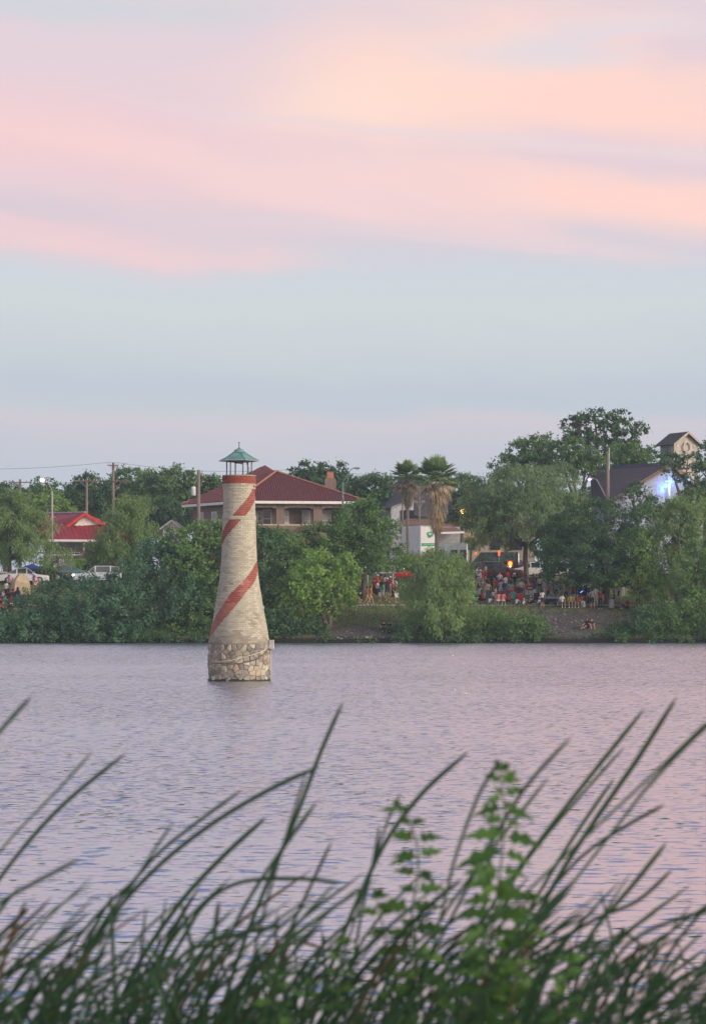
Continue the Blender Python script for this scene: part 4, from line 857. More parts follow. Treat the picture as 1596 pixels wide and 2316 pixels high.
def brown_bungalow():
    Y = 256; z0 = zt(Y); o0 = Vector((P(985, 1371, Y).x, Y, z0)); loc = lambda v: Vector(v) - o0
    t = thing('bungalow', 'low house with brown shingle roof behind the white box truck and stout palm', 'house', o0); br = plain('brown_shingle', .20, .125, .095, .9)
    a, b_, c, d = loc(P(900, 1188, Y)), loc(P(1002, 1188, Y)), loc(P(965, 1174, Y + 3)), loc(P(918, 1174, Y + 3))
    roof_plane(t, 'roof', [a, b_, c, d], br, .15)
    e1, e2, e3, e4 = loc(P(975, 1205, Y - 2)), loc(P(1050, 1203, Y - 2)), loc(P(1010, 1186, Y + 2)), loc(P(985, 1182, Y + 2)); roof_plane(t, 'roof', [e1, e2, e3, e4], br, .15)
    MB().box((0, 2.5, a.z / 2 - .1), (5.2, 4.5, a.z - .2)).build('wall', plain('grey_wall', .34, .35, .36), t)
    w = MB().box((1.6, -1.0, 1.6), (3.4, 1.6, 3.2)).build('front_room', plain('pale_blue_wall', .22, .27, .30), t)
    MB().slab([e1 + Vector((0, -.03, -.2)), e2 + Vector((0, -.03, -.2)), e2 + Vector((0, -.03, 0)), e1 + Vector((0, -.03, 0))], .08).build('fascia', WHITE, t)
    for x in (.6, 1.9, 2.9): MB().box((x, -1.85, 1.7), (.6, .1, 1.5)).build('window', GLASS, t)
    for x in (.1, 3.2): MB().box((x, -2.6, 1.5), (.12, .12, 3.0)).build('porch_post', WHITE, t)
brown_bungalow()
def beige_house():
    Y = 262; z0 = zt(Y); o0 = Vector((P(1115, 1371, Y).x, Y, z0)); t = thing('beige_house', 'pale beige house wall glimpsed through the weeping tree branches', 'house', o0)
    MB().box((0, 3, 2.6), (9, 6, 5.2)).build('wall', plain('beige_stucco', .34, .31, .25), t); MB().slab([(-5, -.5, 5.2), (5, -.5, 5.2), (4, 3, 7.0), (-4, 3, 7.0)], .15).build('roof', MATS['brown_shingle'], t)
    MB().slab([(5, 6.5, 5.2), (-5, 6.5, 5.2), (-4, 3, 7.0), (4, 3, 7.0)], .15).build('roof', MATS['brown_shingle'], t)
    for x in (-2.5, .2, 2.6): MB().box((x, -.04, 3.2), (1.1, .1, 1.3)).build('window', GLASS, t)
beige_house()
def church():
    Y = 278; z0 = zt(Y) - .1; o0 = Vector((P(1450, 1371, Y).x, Y, z0)); loc = lambda v: Vector(v) - o0
    t = thing('church', 'white gabled church hall with large dark purple-grey roof lit by blue floodlights', 'church', o0); rf = mat('purple_shingle', (.075, .062, .075), .9, c2=(.055, .046, .058), scale=2, bump=.3); wh = plain('church_white_blue_shade', .28, .32, .44)  # white walls: lavender shade and blue lamplight are mixed into the wall colour
    # gable faces right-front; left slope faces the camera
    g0, gp = P(1372, 1136, 268), P(1520, 1046, 276); g1 = P(1640, 1150, 284); e0 = P(1338, 1138, 283); r0 = P(1333, 1056, 291)
    a, p, b_, e, r = map(loc, (g0, gp, g1, e0, r0))
    roof_plane(t, 'roof', [e, a, p, r], rf, .25); roof_plane(t, 'roof', [p, b_, b_ + (r - p), r], rf, .25)
    n = (b_ - a); n.z = 0; n.normalize(); back = Vector((-n.y, n.x, 0)) * .5; dn = Vector((0, 0, -.5))
    A2, P2, B2 = a + back + dn + n * .4, p + back + dn, b_ + back + dn - n * .4
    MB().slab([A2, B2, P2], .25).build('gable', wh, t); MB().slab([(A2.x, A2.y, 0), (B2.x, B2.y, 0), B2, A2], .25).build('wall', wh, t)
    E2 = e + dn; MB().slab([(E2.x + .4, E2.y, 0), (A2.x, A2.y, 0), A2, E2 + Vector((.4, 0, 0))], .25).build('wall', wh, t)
    for u, q in ((a, p), (p, b_)): MB().hexa([u + Vector((0, -.05, -.55)), q + Vector((0, -.05, -.55)), q + Vector((0, .15, -.55)), u + Vector((0, .15, -.55))], [u + Vector((0, -.05, -.02)), q + Vector((0, -.05, -.02)), q + Vector((0, .15, -.02)), u + Vector((0, .15, -.02))]).build('barge_board', plain('brown_barge', .20, .14, .12), t)
    # cross on the gable, windows
    cpos = P2.lerp((A2 + B2) / 2, .45) - back * .7
    MB().box((cpos.x, cpos.y, cpos.z), (.18, .12, 2.4)).box((cpos.x, cpos.y - .01, cpos.z + .5), (1.2, .10, .18)).build('cross', plain('cross_white', .75, .75, .76), t)
    # floodlights fixed under the gable
    nf = Vector((n.y, -n.x, 0)); bl = mat('blue_lamp_lens', (.1, .3, 1, 1), emit=(.12, .36, 1.0), es=5); lh = plain('lamp_housing', .08, .08, .09)
    for x, y, r, pw, cc in ((1494, 1100, .26, 260, (.25, .45, 1)), (1503, 1092, .18, 120, (.30, .50, 1)), (1514, 1083, .14, 160, (.12, .50, 1)), (1527, 1086, .20, 90, (.05, .45, 1)), (1549, 1087, .15, 40, (.05, .5, 1))):
        u = (x - 1372) / (1640 - 1372); wp = A2.lerp(B2, u); pos = Vector((wp.x, wp.y, loc(P(x, y, o0.y + wp.y)).z)) + nf * .9
        lamp = tag(MB().box((0, .12, 0), (.3, .2, .3)).tube([(0, .2, -.05), (0, .95, -.3)], .03, 5).build('floodlight', lh, None, loc=o0 + pos), 'blue floodlight on the church gable, ' + {1494: 'lowest and whitest of the row', 1503: 'second from the dark eave side', 1514: 'highest of the row', 1527: 'behind the dark tree limbs', 1549: 'farthest from the eave, dim'}[x], 'floodlight', 'blue floodlights on the church')
        MB().ball((0, -.05, 0), r, 10, 6).build('lens', bl, lamp, True)
        ld = bpy.data.lights.new('floodlight_glow', 'POINT'); ld.energy = pw * .3; ld.color = cc; ld.shadow_soft_size = .2; lo = link('floodlight_glow', ld, lamp, (0, .35, -.35))
    # bell tower
    Yt = 300; zb = zt(Yt); tb = Vector((P(1535, 1371, Yt).x, Yt, zb)); w = thing('bell_tower', 'square cream bell tower with dark metal gable roof and round wreath relief', 'tower', tb)
    fx0, fx1 = P(1512, 0, Yt).x - tb.x, P(1570, 0, Yt).x - tb.x; H = P(0, 1004, Yt).z - zb; cs = plain('cream_stucco', .42, .405, .365, .9); W = fx1 - fx0
    ang = .38
    MB().box((0, 0, H / 2), (3.6, 2.9, H), ang * -0.0).build('shaft', cs, w)
    # gable front and side-pitched roof
    rt = mat('dark_metal_roof', (.075, .085, .085), .5, c2=(.05, .058, .06), scale=2)
    w.rotation_euler = (0, 0, .50)
    zr = H + 1.45; hw = 2.25; dp = 2.0
    MB().poly([(-1.8, -1.45, H), (1.8, -1.45, H), (0, -1.45, H + 1.15)]); g = MB(); g.slab([(-1.8, -1.452, H - .01), (1.8, -1.452, H - .01), (0, -1.452, H + 1.15)], .2); g.build('gable', cs, w)
    rp = roof_plane(w, 'roof', [(-hw, dp, H - .25), (-hw, -dp, H - .25), (0, -dp, zr - .1), (0, dp, zr - .1)], rt, .14)
    rq = roof_plane(w, 'roof', [(hw, -dp, H - .25), (hw, dp, H - .25), (0, dp, zr - .1), (0, -dp, zr - .1)], rt, .14)
    for i in range(9):
        y = -dp + 2 * dp * (i + .5) / 9; MB().tube([(-hw, y, H - .22), (0, y, zr - .07)], .03, 4).build('roof_seam', rt, rp)
    for s_ in (-1, 1): MB().hexa([(s_ * hw, -dp - .06, H - .50), (0, -dp - .06, zr - .36), (0, -dp + .02, zr - .36), (s_ * hw, -dp + .02, H - .50)], [(s_ * hw, -dp - .06, H - .22), (0, -dp - .06, zr - .06), (0, -dp + .02, zr - .06), (s_ * hw, -dp + .02, H - .22)]).build('barge_board', plain('barge_pale', .42, .38, .34), w)
    wr = MB(); ring = [(.55 * math.cos(k * PI / 12), -1.66, H - .55 + .62 * math.sin(k * PI / 12)) for k in range(25)]; wr.tube(ring, .09, 6); wr.build('wreath', plain('wreath_cream', .62, .57, .47), w, True)
    for x in (-1.3, 1.3): MB().box((x, -1.46, H - .35), (.3, .1, .35)).build('relief', MATS['wreath_cream'], w)
    MB().box((-1.82, .1, H - 1.0), (.08, .9, 1.1)).build('louvre', plain('blue_grey_louvre', .20, .24, .30), w)
church()

# ------------------------------------------------------------------ poles, lamps, wires
WOOD = mat('pole_wood', (.23, .185, .16), .95, c2=(.14, .115, .10), scale=2, stretch=(1, 1, .2)); STEEL = plain('galvanised_steel', .30, .34, .33, .5); CER = plain('insulator', .30, .32, .33, .3)
def pole(label, x, ytop, Y, r, arms=(), extras=None, m_=WOOD):
    top = P(x, ytop, Y); z = zt(Y); t = thing('utility_pole', label, 'utility pole', (top.x, Y, z), 0, 'utility poles along the street'); H = top.z - z
    MB().tube([(0, 0, -.1), (0, 0, H)], [r * 1.2, r * .85], 8).build('pole', m_, t, True)
    for (yy, half, off) in arms:
        za = P(x, yy, Y).z - z; ar = MB().box((off, -r - .05, za), (half * 2, .10, .12)).build('crossarm', m_, t)
        for k in (-1, -.6, .6, 1): MB().tube([(off + half * k * .95, -r - .05, za + .05), (off + half * k * .95, -r - .05, za + .25)], .05, 6).build('insulator', CER, ar)
        MB().tube([(off + half * .55, -r - .05, za), (0, -r, za - .7)], .02, 4).tube([(off - half * .55, -r - .05, za), (0, -r, za - .7)], .02, 4).build('brace', STEEL, ar)
    if extras: extras(t, H)
    return t
pole('utility pole with one wide crossarm at the left edge above the dark tree', 45.5, 1085, 290, .16, [(1092, 1.35, 0)])
pole('utility pole with crossarm standing behind the red metal roof', 196, 1084, 272, .15, [(1089, 1.5, 0)])
def two_brace(t, H): MB().tube([(.1, -.1, H - 3.4), (.95, -.1, H - 2.2)], .05, 5).build('brace', WOOD, t); MB().box((1.2, -.2, H - 2.15), (2.4, .1, .12)).build('crossarm', WOOD, t)
pole('tallest utility pole with narrow top crossarm and lower side brace', 256, 1047, 276, .17, [(1054, .62, 0)], two_brace)
def trafo(t, H):
    MB().lathe([(.20, -.5), (.24, -.45), (.24, .35), (.20, .42)], 12, (-.52, -.1, H - 2.1)).build('transformer', plain('transformer_grey', .55, .60, .63, .5), t, True)
    MB().tube([(.1, -.1, H - .25), (.5, -.1, H - .35), (.72, -.1, H - .75)], .03, 5).build('bracket', STEEL, t)
    MB().tube([(-.05, -.1, H - .5), (-1.6, -.4, H - 4.6)], .02, 4).build('guy_wire', STEEL, t)
pole('utility pole with pale grey transformer can left of the lighthouse', 449, 1064, 244, .19, [], trafo)
pole('thin utility pole before the white building, left of the slim palm', 910, 1108, 262, .10)
pole('thin utility pole between the two palms', 948, 1100, 258, .10, [(1138, .55, 0)])
def purple(t, H):
    MB().tube([(0, -.1, H - 5.3), (-.5, -.1, H - 4.2), (-1.2, -.1, H - 2.9), (-1.75, -.1, H - 2.75)], .04, 6).build('lamp_arm', STEEL, t, True)
    h = MB().box((-1.85, -.1, H - 2.78), (.6, .22, .14)).build('lamp_head', STEEL, t); MB().ball((-1.95, -.1, H - 2.88), (.22, .15, .13)).build('lens', mat('violet_lamp', (.5, .3, 1), emit=(.5, .25, 1), es=5), h, True)
    MB().tube([(.12, -.1, H - 1.9), (.14, -.1, H + .5)], .06, 6).build('conduit', plain('conduit_pale', .45, .52, .5), t)
pole('utility pole with a violet street lamp on a curved arm before the church roof', 1374, 1024, 258, .20, [], purple)
def streetlight(label, xb, ytop, Y, arm, lit=None, m_=STEEL, double=False):
    top = P(xb, ytop, Y); z = zt(Y); t = thing('street_lamp', label, 'street lamp', (top.x, Y, z)); H = top.z - z
    MB().tube([(0, 0, -.05), (0, 0, H)], [.13, .09], 8).build('pole', m_, t, True)
    pts = [(a, 0, H + c) for a, c in arm]; MB().tube(pts, .05, 6).build('lamp_arm', m_, t, True)
    if double: MB().tube([(a + (.12 if i < 2 else 0), 0, H + c - (.5 if i < 2 else .0)) for i, (a, c) in enumerate(arm)], .04, 6).build('arm_brace', m_, t, True)
    e = Vector(pts[-1]); d = 1 if arm[-1][0] > 0 else -1
    h = MB().box((e.x + d * .25, 0, e.z + .02), (.6, .24, .14)).build('lamp_head', m_, t)
    if lit:
        c, es, pw, rad = lit; MB().ball((e.x + d * .3, -.05, e.z - .12), (rad, rad * .8, rad * .75)).build('lens', mat('lit_lens_' + ('warm' if c[2] < .4 else 'pale'), c, emit=c, es=es), h, True)
        ld = bpy.data.lights.new('lamp_glow', 'POINT'); ld.energy = pw; ld.color = c; ld.shadow_soft_size = .15; link('lamp_glow', ld, t, (e.x + d * .3, -.1, e.z - .6))
    else: MB().ball((e.x + d * .3, 0, e.z - .06), (.2, .1, .07)).build('lens', CER, h, True)
streetlight('lit street lamp on a tall steel pole left of the red-roofed house', 118, 1112, 246, [(0, 0), (-.25, .55), (-.5, 1.0), (-.72, 1.25)], ((1, .72, .58), 4, 15, .24))
streetlight('unlit green street lamp with a curved double arm beside the tiled house', 775, 1092, 243, [(0, 0), (.35, .6), (.7, 1.15), (.95, 1.38), (1.15, 1.42)], None, plain('green_lamp_paint', .16, .25, .24, .5), True)
streetlight('orange lit street lamp shining into the weeping tree', 1064, 1163, 229.5, [(0, 0), (-.15, .3), (-.35, .36)], ((1, .55, .16), 9, 420, .30))
streetlight('small amber lamp over the round dark tree', 1334, 1146, 244, [(0, 0), (-.15, .12), (-.25, .12)], ((1, .55, .16), 9, 80, .26))
def wire(pts, label, r=.016):
    P_ = []
    for (a, b_) in zip(pts, pts[1:]):
        a, b_ = P(*a), P(*b_); s = (b_ - a).length * .012
        for i in range(10): u = i / 10; P_.append(a.lerp(b_, u) - Vector((0, 0, 4 * s * u * (1 - u))))
    P_.append(P(*pts[-1])); o = MB().tube([p - P_[0] for p in P_], r, 4).build('overhead_wire', plain('wire_dark', .06, .06, .065), None, loc=P_[0]); tag(o, label, 'wire')
wire([(-60, 1062, 285), (252, 1046, 276)], 'overhead wire running from the left edge to the tallest utility pole')
wire([(258, 1046, 276), (449, 1066, 280), (700, 1060, 290), (1000, 1085, 300)], 'overhead wire running right from the tallest pole behind the lighthouse')
wire([(-60, 1100, 292), (45, 1091, 290), (196, 1088, 272), (449, 1072, 244)], 'overhead wire joining the two crossarm poles and the transformer pole')
wire([(870, 1178, 246), (948, 1175, 258), (1058, 1160, 236)], 'pale service wire reaching the orange street lamp', .02)
wire([(850, 1168, 262), (910, 1140, 262), (948, 1136, 258), (1060, 1150, 275)], 'service wire crossing the white building and the palms', .02)

# ------------------------------------------------------------------ vehicles
TYRE = plain('tyre_rubber', .02, .02, .02, .9); RIM = plain('rim_alloy', .4, .4, .42, .35); CGL = plain('car_glass', .05, .07, .08, .06, spec=.8, var=.3)
def car(name, label, cat, loc, rz, body, L=4.5, W=1.8, H=1.45, kind='sedan', lights=None, group='cars parked along the street'):
    t = thing(name, label, cat, loc, rz, group)
    bm_ = mat('car_paint_' + '_'.join('%02d' % int(c * 99) for c in body), body, .3, var=.03, spec=.6)
    hl, hw = L / 2, W / 2; zb = .28; belt = H * .60
    if kind == 'sedan': st = [(-1, .45, .45, .86), (-.97, .52, .56, .93), (-.72, .60, .62, .97), (-.62, .61, .66, .98), (-.28, .61, .98, 1), (.12, .61, 1.0, 1), (.42, .60, .66, 1), (.50, .58, .60, .98), (.94, .50, .52, .92), (1, .38, .40, .84)]
    elif kind == 'suv': st = [(-1, .50, .52, .88), (-.97, .56, .66, .95), (-.90, .58, .94, .97), (-.55, .60, 1.0, 1), (.10, .60, 1.0, 1), (.40, .59, .66, 1), (.46, .58, .60, .99), (.93, .52, .54, .94), (1, .38, .40, .86)]
    else: st = [(-1, .5, .92, .96), (-.97, .55, 1.0, .98), (.45, .55, 1.0, 1), (.72, .55, .62, 1), (.95, .48, .52, .95), (1, .38, .40, .88)]
    b = MB(); n = len(st)
    for x, bl, top, wf in st:
        X = x * hl; w = hw * wf; wr = w * (.80 if top > bl + .08 else .96)
        b.v += [(X, -w * .96, zb), (X, -w, H * .42), (X, -w * .98, H * bl), (X, -wr, H * top - .03), (X, -wr * .8, H * top), (X, wr * .8, H * top), (X, wr, H * top - .03), (X, w * .98, H * bl), (X, w, H * .42), (X, w * .96, zb)]
    for i in range(n - 1):
        for k in range(10): j = (k + 1) % 10; b.face((i * 10 + k, i * 10 + j, (i + 1) * 10 + j, (i + 1) * 10 + k))
    b.face(reversed(range(10))); b.face(range((n - 1) * 10, n * 10)); b.build('body', bm_, t, False)
    def ring(i): return b.v[i * 10:(i + 1) * 10]
    glass_i = [i for i in range(n - 1) if st[i][2] > st[i][1] + .15 or st[i + 1][2] > st[i + 1][1] + .15]
    for sgn in (0, 1):
        for i in glass_i:
            r0, r1 = ring(i), ring(i + 1); lo, up = (2, 3) if sgn == 0 else (7, 6); off = Vector((0, -.012 if sgn == 0 else .012, .0))
            q = [Vector(r0[lo]), Vector(r1[lo]), Vector(r1[up]), Vector(r0[up])]; c = sum(q, Vector()) / 4
            if (q[2] - q[1]).length < .05 or (q[3] - q[0]).length < .05: k = .80
            else: k = .88
            q = [c + (p - c) * k + off for p in q]; MB().poly(q if sgn == 0 else q[::-1]).build('side_window', CGL, t)
    for i in (glass_i[0], glass_i[-1]):
        r0, r1 = ring(i), ring(i + 1); q = [Vector(r0[4]), Vector(r0[5]), Vector(r1[5]), Vector(r1[4])]; c = sum(q, Vector()) / 4; MB().poly([c + (p - c) * .92 + Vector((0, 0, .014)) for p in q]).build('windscreen', CGL, t)
    for x in (-.62, .62):
        for s in (-1, 1):
            wh = MB().tube([(x * hl, s * (hw - .20), .33), (x * hl, s * (hw + .01), .33)], .33, 14).build('wheel', TYRE, t); MB().tube([(x * hl, s * (hw - .1), .33), (x * hl, s * (hw + .025), .33)], .20, 10).build('rim', RIM, wh)
    hd = mat('headlamp_on', (1, .95, .85), emit=(1, .93, .8), es=12) if lights == 'on' else plain('headlamp_off', .5, .5, .5, .2); tl = mat('tail_lamp_on', (1, .05, .02), emit=(1, .08, .03), es=6) if lights == 'tail' else plain('tail_lamp_off', .25, .02, .02, .3)
    for s in (-1, 1):
        MB().box((hl * .965, s * hw * .66, H * .46), (.16, .34, .14)).build('headlight', hd, t); MB().box((-hl * .975, s * hw * .68, H * .50), (.14, .28, .18)).build('tail_light', tl, t)
        MB().box((hl * .36, s * (hw + .08), H * .64), (.12, .18, .13)).build('mirror', bm_, t)
    MB().box((0, 0, .24), (L * .9, W * .86, .14)).build('underbody', TYRE, t)
    return t
def onground(x, y): return ground_at(x, y)
def atY(x, Y): p = P(x, 1371, Y); return Vector((p.x, Y, zt(Y)))
R_ = math.radians
car('sport_utility_car', 'maroon parked car on the lawn edge beside the standing picnickers', 'car', atY(1127, 229), R_(-6), (.075, .014, .018), 4.9, 1.9, 1.72, 'suv')
car('parked_van', 'black van parked behind the maroon car', 'van', atY(1113, 241), R_(180), (.012, .013, .016), 5.2, 2.0, 2.25, 'van')
car('parked_car', 'white car half hidden by the weeping tree trunk', 'car', atY(1212, 233), R_(4), (.55, .57, .60), 4.6, 1.8, 1.5)
car('parked_car', 'dark red car partly visible behind the weeping tree trunk', 'car', atY(1165, 243), R_(175), (.10, .012, .012), 4.5, 1.8, 1.45, lights='tail')
car('sport_utility_car', 'silver-blue car with sloping windscreen above the left vine mound', 'car', atY(219, 226.5), R_(190), (.42, .50, .58), 4.5, 1.85, 1.62, 'suv', 'on')
car('parked_car', 'dark green-black car behind the striped flag', 'car', atY(104, 228), R_(172), (.02, .03, .03), 4.4, 1.75, 1.42)
car('parked_car', 'teal car with reflecting windscreen behind the left vine mound', 'car', atY(147, 230), R_(187), (.05, .16, .17), 4.3, 1.75, 1.42)
car('parked_car', 'white car behind the tan tent', 'car', atY(55, 226), R_(5), (.55, .57, .6), 4.6, 1.8, 1.5)
car('parked_van', 'black van parked before the white railing', 'van', atY(196, 236), R_(180), (.012, .013, .016), 4.8, 1.9, 2.0, 'van', 'on')
car('parked_car', 'silver car with lit headlights behind the willow bush', 'car', atY(953, 236), R_(200), (.40, .40, .42), 4.5, 1.8, 1.45, lights='on')
car('parked_car', 'pale car beyond the trunk of the round dark tree', 'car', atY(1405, 226), R_(0), (.50, .52, .54), 4.6, 1.8, 1.5)
car('parked_car', 'grey car seen below the stout palm', 'car', atY(1035, 240), R_(185), (.30, .36, .38), 4.5, 1.8, 1.45)
def box_truck():
    Y = 249; o = P(950, 1371, Y); t = thing('box_truck', 'white box truck with green tilted tree logo square and green stripe', 'truck', (o.x, Y, zt(Y)), 0)
    t.rotation_euler = (0, 0, R_(-12)); Hb = P(0, 1190, Y).z - zt(Y); z0 = 1.0; wt = plain('truck_white', .66, .69, .70, .5, var=.04)
    # box: rear face looks right-front
    a = R_(38); ex = Vector((math.cos(a * .55), math.sin(a * .55), 0)); ln = Vector((-math.sin(a + .45), math.cos(a + .45), 0))
    p0 = Vector((0, 0, 0)); p1 = ex * 1.75; p3 = Vector((-2.3, 1.9, 0)); p2 = p1 + p3
    q = lambda p, z: Vector((p.x, p.y, z))
    MB().hexa([q(p, z0) for p in (p0, p1, p2, p3)], [q(p, Hb) for p in (p0, p1, p2, p3)]).build('cargo_box', wt, t)
    n = Vector((ex.y, -ex.x, 0))
    def decal(u0, u1, za, zb_, m_, nm, d=.012): MB().slab(quad_on(p0, ex, u0, u1, za, zb_, n, d), .01).build(nm, m_, t)
    gr = plain('sign_green', .02, .33, .16, .5); h = Hb - z0
    decal(.14, 1.62, Hb - 2.10, Hb - 1.80, gr, 'stripe'); decal(.3, 1.45, Hb - 1.98, Hb - 1.935, plain('sign_pale_green', .30, .60, .42), 'stripe_line', .018)
    for u0, u1, za, zb_ in ((0, .07, z0, Hb), (1.68, 1.75, z0, Hb), (.07, 1.68, Hb - .10, Hb), (.07, 1.68, z0, z0 + .08)): decal(u0, u1, za, zb_, plain('frame_alloy', .5, .54, .54, .4), 'edge_trim', .03)
    c = Vector((.98, 0, Hb - .92)); s = .34; an = R_(20)
    def sq(r, dd, m_, nm, ou=0, oz=0, sx=1, sz=1):
        pts = []
        for k in range(4):
            th = an + PI / 4 + k * PI / 2; u = c.x + ou + r * 1.414 * math.cos(th) * sx; z = c.z + oz + r * 1.414 * math.sin(th) * sz; pts.append(p0 + ex * u + n * dd + Vector((0, 0, z)))
        MB().slab(pts, .01).build(nm, m_, t)
    sq(.28, .014, gr, 'logo_square')
    pts = [p0 + ex * (c.x + .03 + .14 * math.cos(k * PI / 6) * (1 if k % 2 else .8)) + n * .022 + Vector((0, 0, c.z + .06 + .13 * math.sin(k * PI / 6))) for k in range(12)]; MB().slab(pts, .006).build('logo_tree', wt, t)
    pts = [p0 + ex * (c.x + a_) + n * .03 + Vector((0, 0, c.z + b_)) for a_, b_ in ((-.09, -.31), (.13, -.31), (.05, -.22), (.04, .06), (-.01, .06), (-.02, -.22))]; MB().slab(pts, .006).build('logo_trunk', plain('logo_brown', .30, .14, .06), t)
    MB().slab([q(p3.lerp(p0, .35), z0 - .6) + Vector((-.03, -.03, 0)), q(p0, z0 - .6) + Vector((-.03, -.03, 0)), q(p0, z0 + .85) + Vector((-.03, -.03, 0)), q(p3.lerp(p0, .35), z0 + .05) + Vector((-.03, -.03, 0))], .02).build('side_panel', plain('side_green', .16, .28, .22), t)
    for u in (.25, 1.5):
        w = MB().tube([p0 + ex * u + p3 * .15 + Vector((-.1, 0, .48)), p0 + ex * u + p3 * .15 + Vector((.12, .05, .48))], .48, 14).build('wheel', TYRE, t)
    for u in (.25, 1.5): MB().tube([p0 + ex * u + p3 * .8 + Vector((-.1, 0, .48)), p0 + ex * u + p3 * .8 + Vector((.12, .05, .48))], .48, 14).build('wheel', TYRE, t)
    MB().hexa([q(p, .55) for p in (p0, p1, p2, p3)], [q(p, z0 - .01) for p in (p0, p1, p2, p3)]).build('chassis', plain('chassis_black', .03, .03, .03), t)
    cb = [p3 + p3.normalized() * .15, p3 + p3.normalized() * .15 + ex * 1.75, p3 + p3.normalized() * 1.9 + ex * 1.75, p3 + p3.normalized() * 1.9]
    MB().hexa([q(p, .5) for p in cb], [q(p, 2.4) for p in cb]).build('cab', wt, t)
    for s_ in (.1, 1.6): MB().box(tuple(p0 + ex * s_ + n * .03 + Vector((0, 0, z0 - .2))), (.16, .08, .14)).build('tail_light', plain('tail_lamp_off', .25, .02, .02), t)
box_truck()
# ------------------------------------------------------------------ people
SKINR = {}
def skeleton(pose):
    J = {'pelvis': (0, 0, .95), 'spine': (0, .01, 1.14), 'chest': (0, .01, 1.32), 'neckb': (0, .01, 1.46), 'neck': (0, -.01, 1.53), 'jaw': (0, -.03, 1.585), 'head': (0, -.022, 1.655), 'crown': (0, -.012, 1.735)}
    def arm(s, sh, el, wr): J['sho' + s] = sh; J['elb' + s] = el; J['wri' + s] = wr
    def leg(s, hp, kn, an, to): J['hip' + s] = hp; J['kne' + s] = kn; J['ank' + s] = an; J['toe' + s] = to
    arm('L', (.175, .01, 1.41), (.235, .03, 1.14), (.25, -.06, .90)); arm('R', (-.175, .01, 1.41), (-.235, .03, 1.14), (-.25, -.06, .90))
    leg('L', (.09, 0, .90), (.105, -.02, .50), (.11, .03, .085), (.125, -.13, .04)); leg('R', (-.09, 0, .90), (-.105, -.02, .50), (-.11, .03, .085), (-.125, -.13, .04))
    if pose == 'arms': arm('L', (.175, .01, 1.41), (.24, -.04, 1.15), (.12, -.24, 1.12)); arm('R', (-.175, .01, 1.41), (-.24, -.04, 1.15), (-.10, -.26, 1.16))
    if pose == 'hip': arm('L', (.175, .01, 1.41), (.34, .06, 1.19), (.19, -.02, 1.00)); leg('R', (-.09, 0, .90), (-.13, -.06, .50), (-.17, 0, .085), (-.22, -.15, .04))
    if pose == 'walk':
        leg('L', (.09, 0, .90), (.10, -.20, .53), (.10, -.24, .12), (.11, -.40, .09)); leg('R', (-.09, 0, .90), (-.10, .06, .50), (-.10, .36, .17), (-.11, .24, .05))
        arm('L', (.175, .01, 1.41), (.22, .16, 1.17), (.22, .12, .93)); arm('R', (-.175, .01, 1.41), (-.22, -.10, 1.16), (-.20, -.28, 1.0))
    if pose in ('chair', 'ground', 'huddle', 'legsout'):
        dz = {'chair': -.47, 'ground': -.82, 'huddle': -.80, 'legsout': -.80}[pose]
        for k in list(J): J[k] = (J[k][0], J[k][1], J[k][2] + dz)
        if pose == 'chair':
            leg('L', (.10, -.02, .46), (.13, -.44, .48), (.13, -.42, .085), (.14, -.58, .04)); leg('R', (-.10, -.02, .46), (-.13, -.44, .48), (-.13, -.46, .085), (-.14, -.62, .04))
            arm('L', (.175, .01, .94), (.25, -.06, .68), (.17, -.28, .60)); arm('R', (-.175, .01, .94), (-.25, -.06, .68), (-.17, -.28, .60))
        elif pose in ('ground', 'huddle'):
            f = -.06 if pose == 'ground' else -.14
            for k in ('neckb', 'neck', 'jaw', 'head', 'crown', 'chest'): J[k] = (J[k][0], J[k][1] + f * (2 if k not in ('chest',) else 1), J[k][2] - .03)
            leg('L', (.10, -.02, .13), (.16, -.36, .46), (.14, -.56, .085), (.15, -.72, .04)); leg('R', (-.10, -.02, .13), (-.17, -.34, .46), (-.15, -.54, .085), (-.16, -.70, .04))
            arm('L', (.175, -.10, .58), (.27, -.22, .42), (.12, -.44, .42)); arm('R', (-.175, -.10, .58), (-.27, -.22, .42), (-.10, -.46, .40))
        else:
            leg('L', (.10, -.02, .13), (.15, -.44, .28), (.22, -.84, .085), (.24, -.96, .14)); leg('R', (-.10, -.02, .13), (-.17, -.34, .44), (-.15, -.58, .085), (-.16, -.74, .04))
            arm('L', (.175, -.03, .58), (.28, .12, .34), (.30, .20, .06)); arm('R', (-.175, -.03, .58), (-.27, -.18, .42), (-.12, -.40, .44))
    return J
RAD = dict(pelvis=.130, spine=.118, chest=.135, neckb=.075, neck=.054, jaw=.088, head=.108, crown=.075, sho=.062, elb=.043, wri=.029, hip=.088, kne=.056, ank=.038, toe=.034)
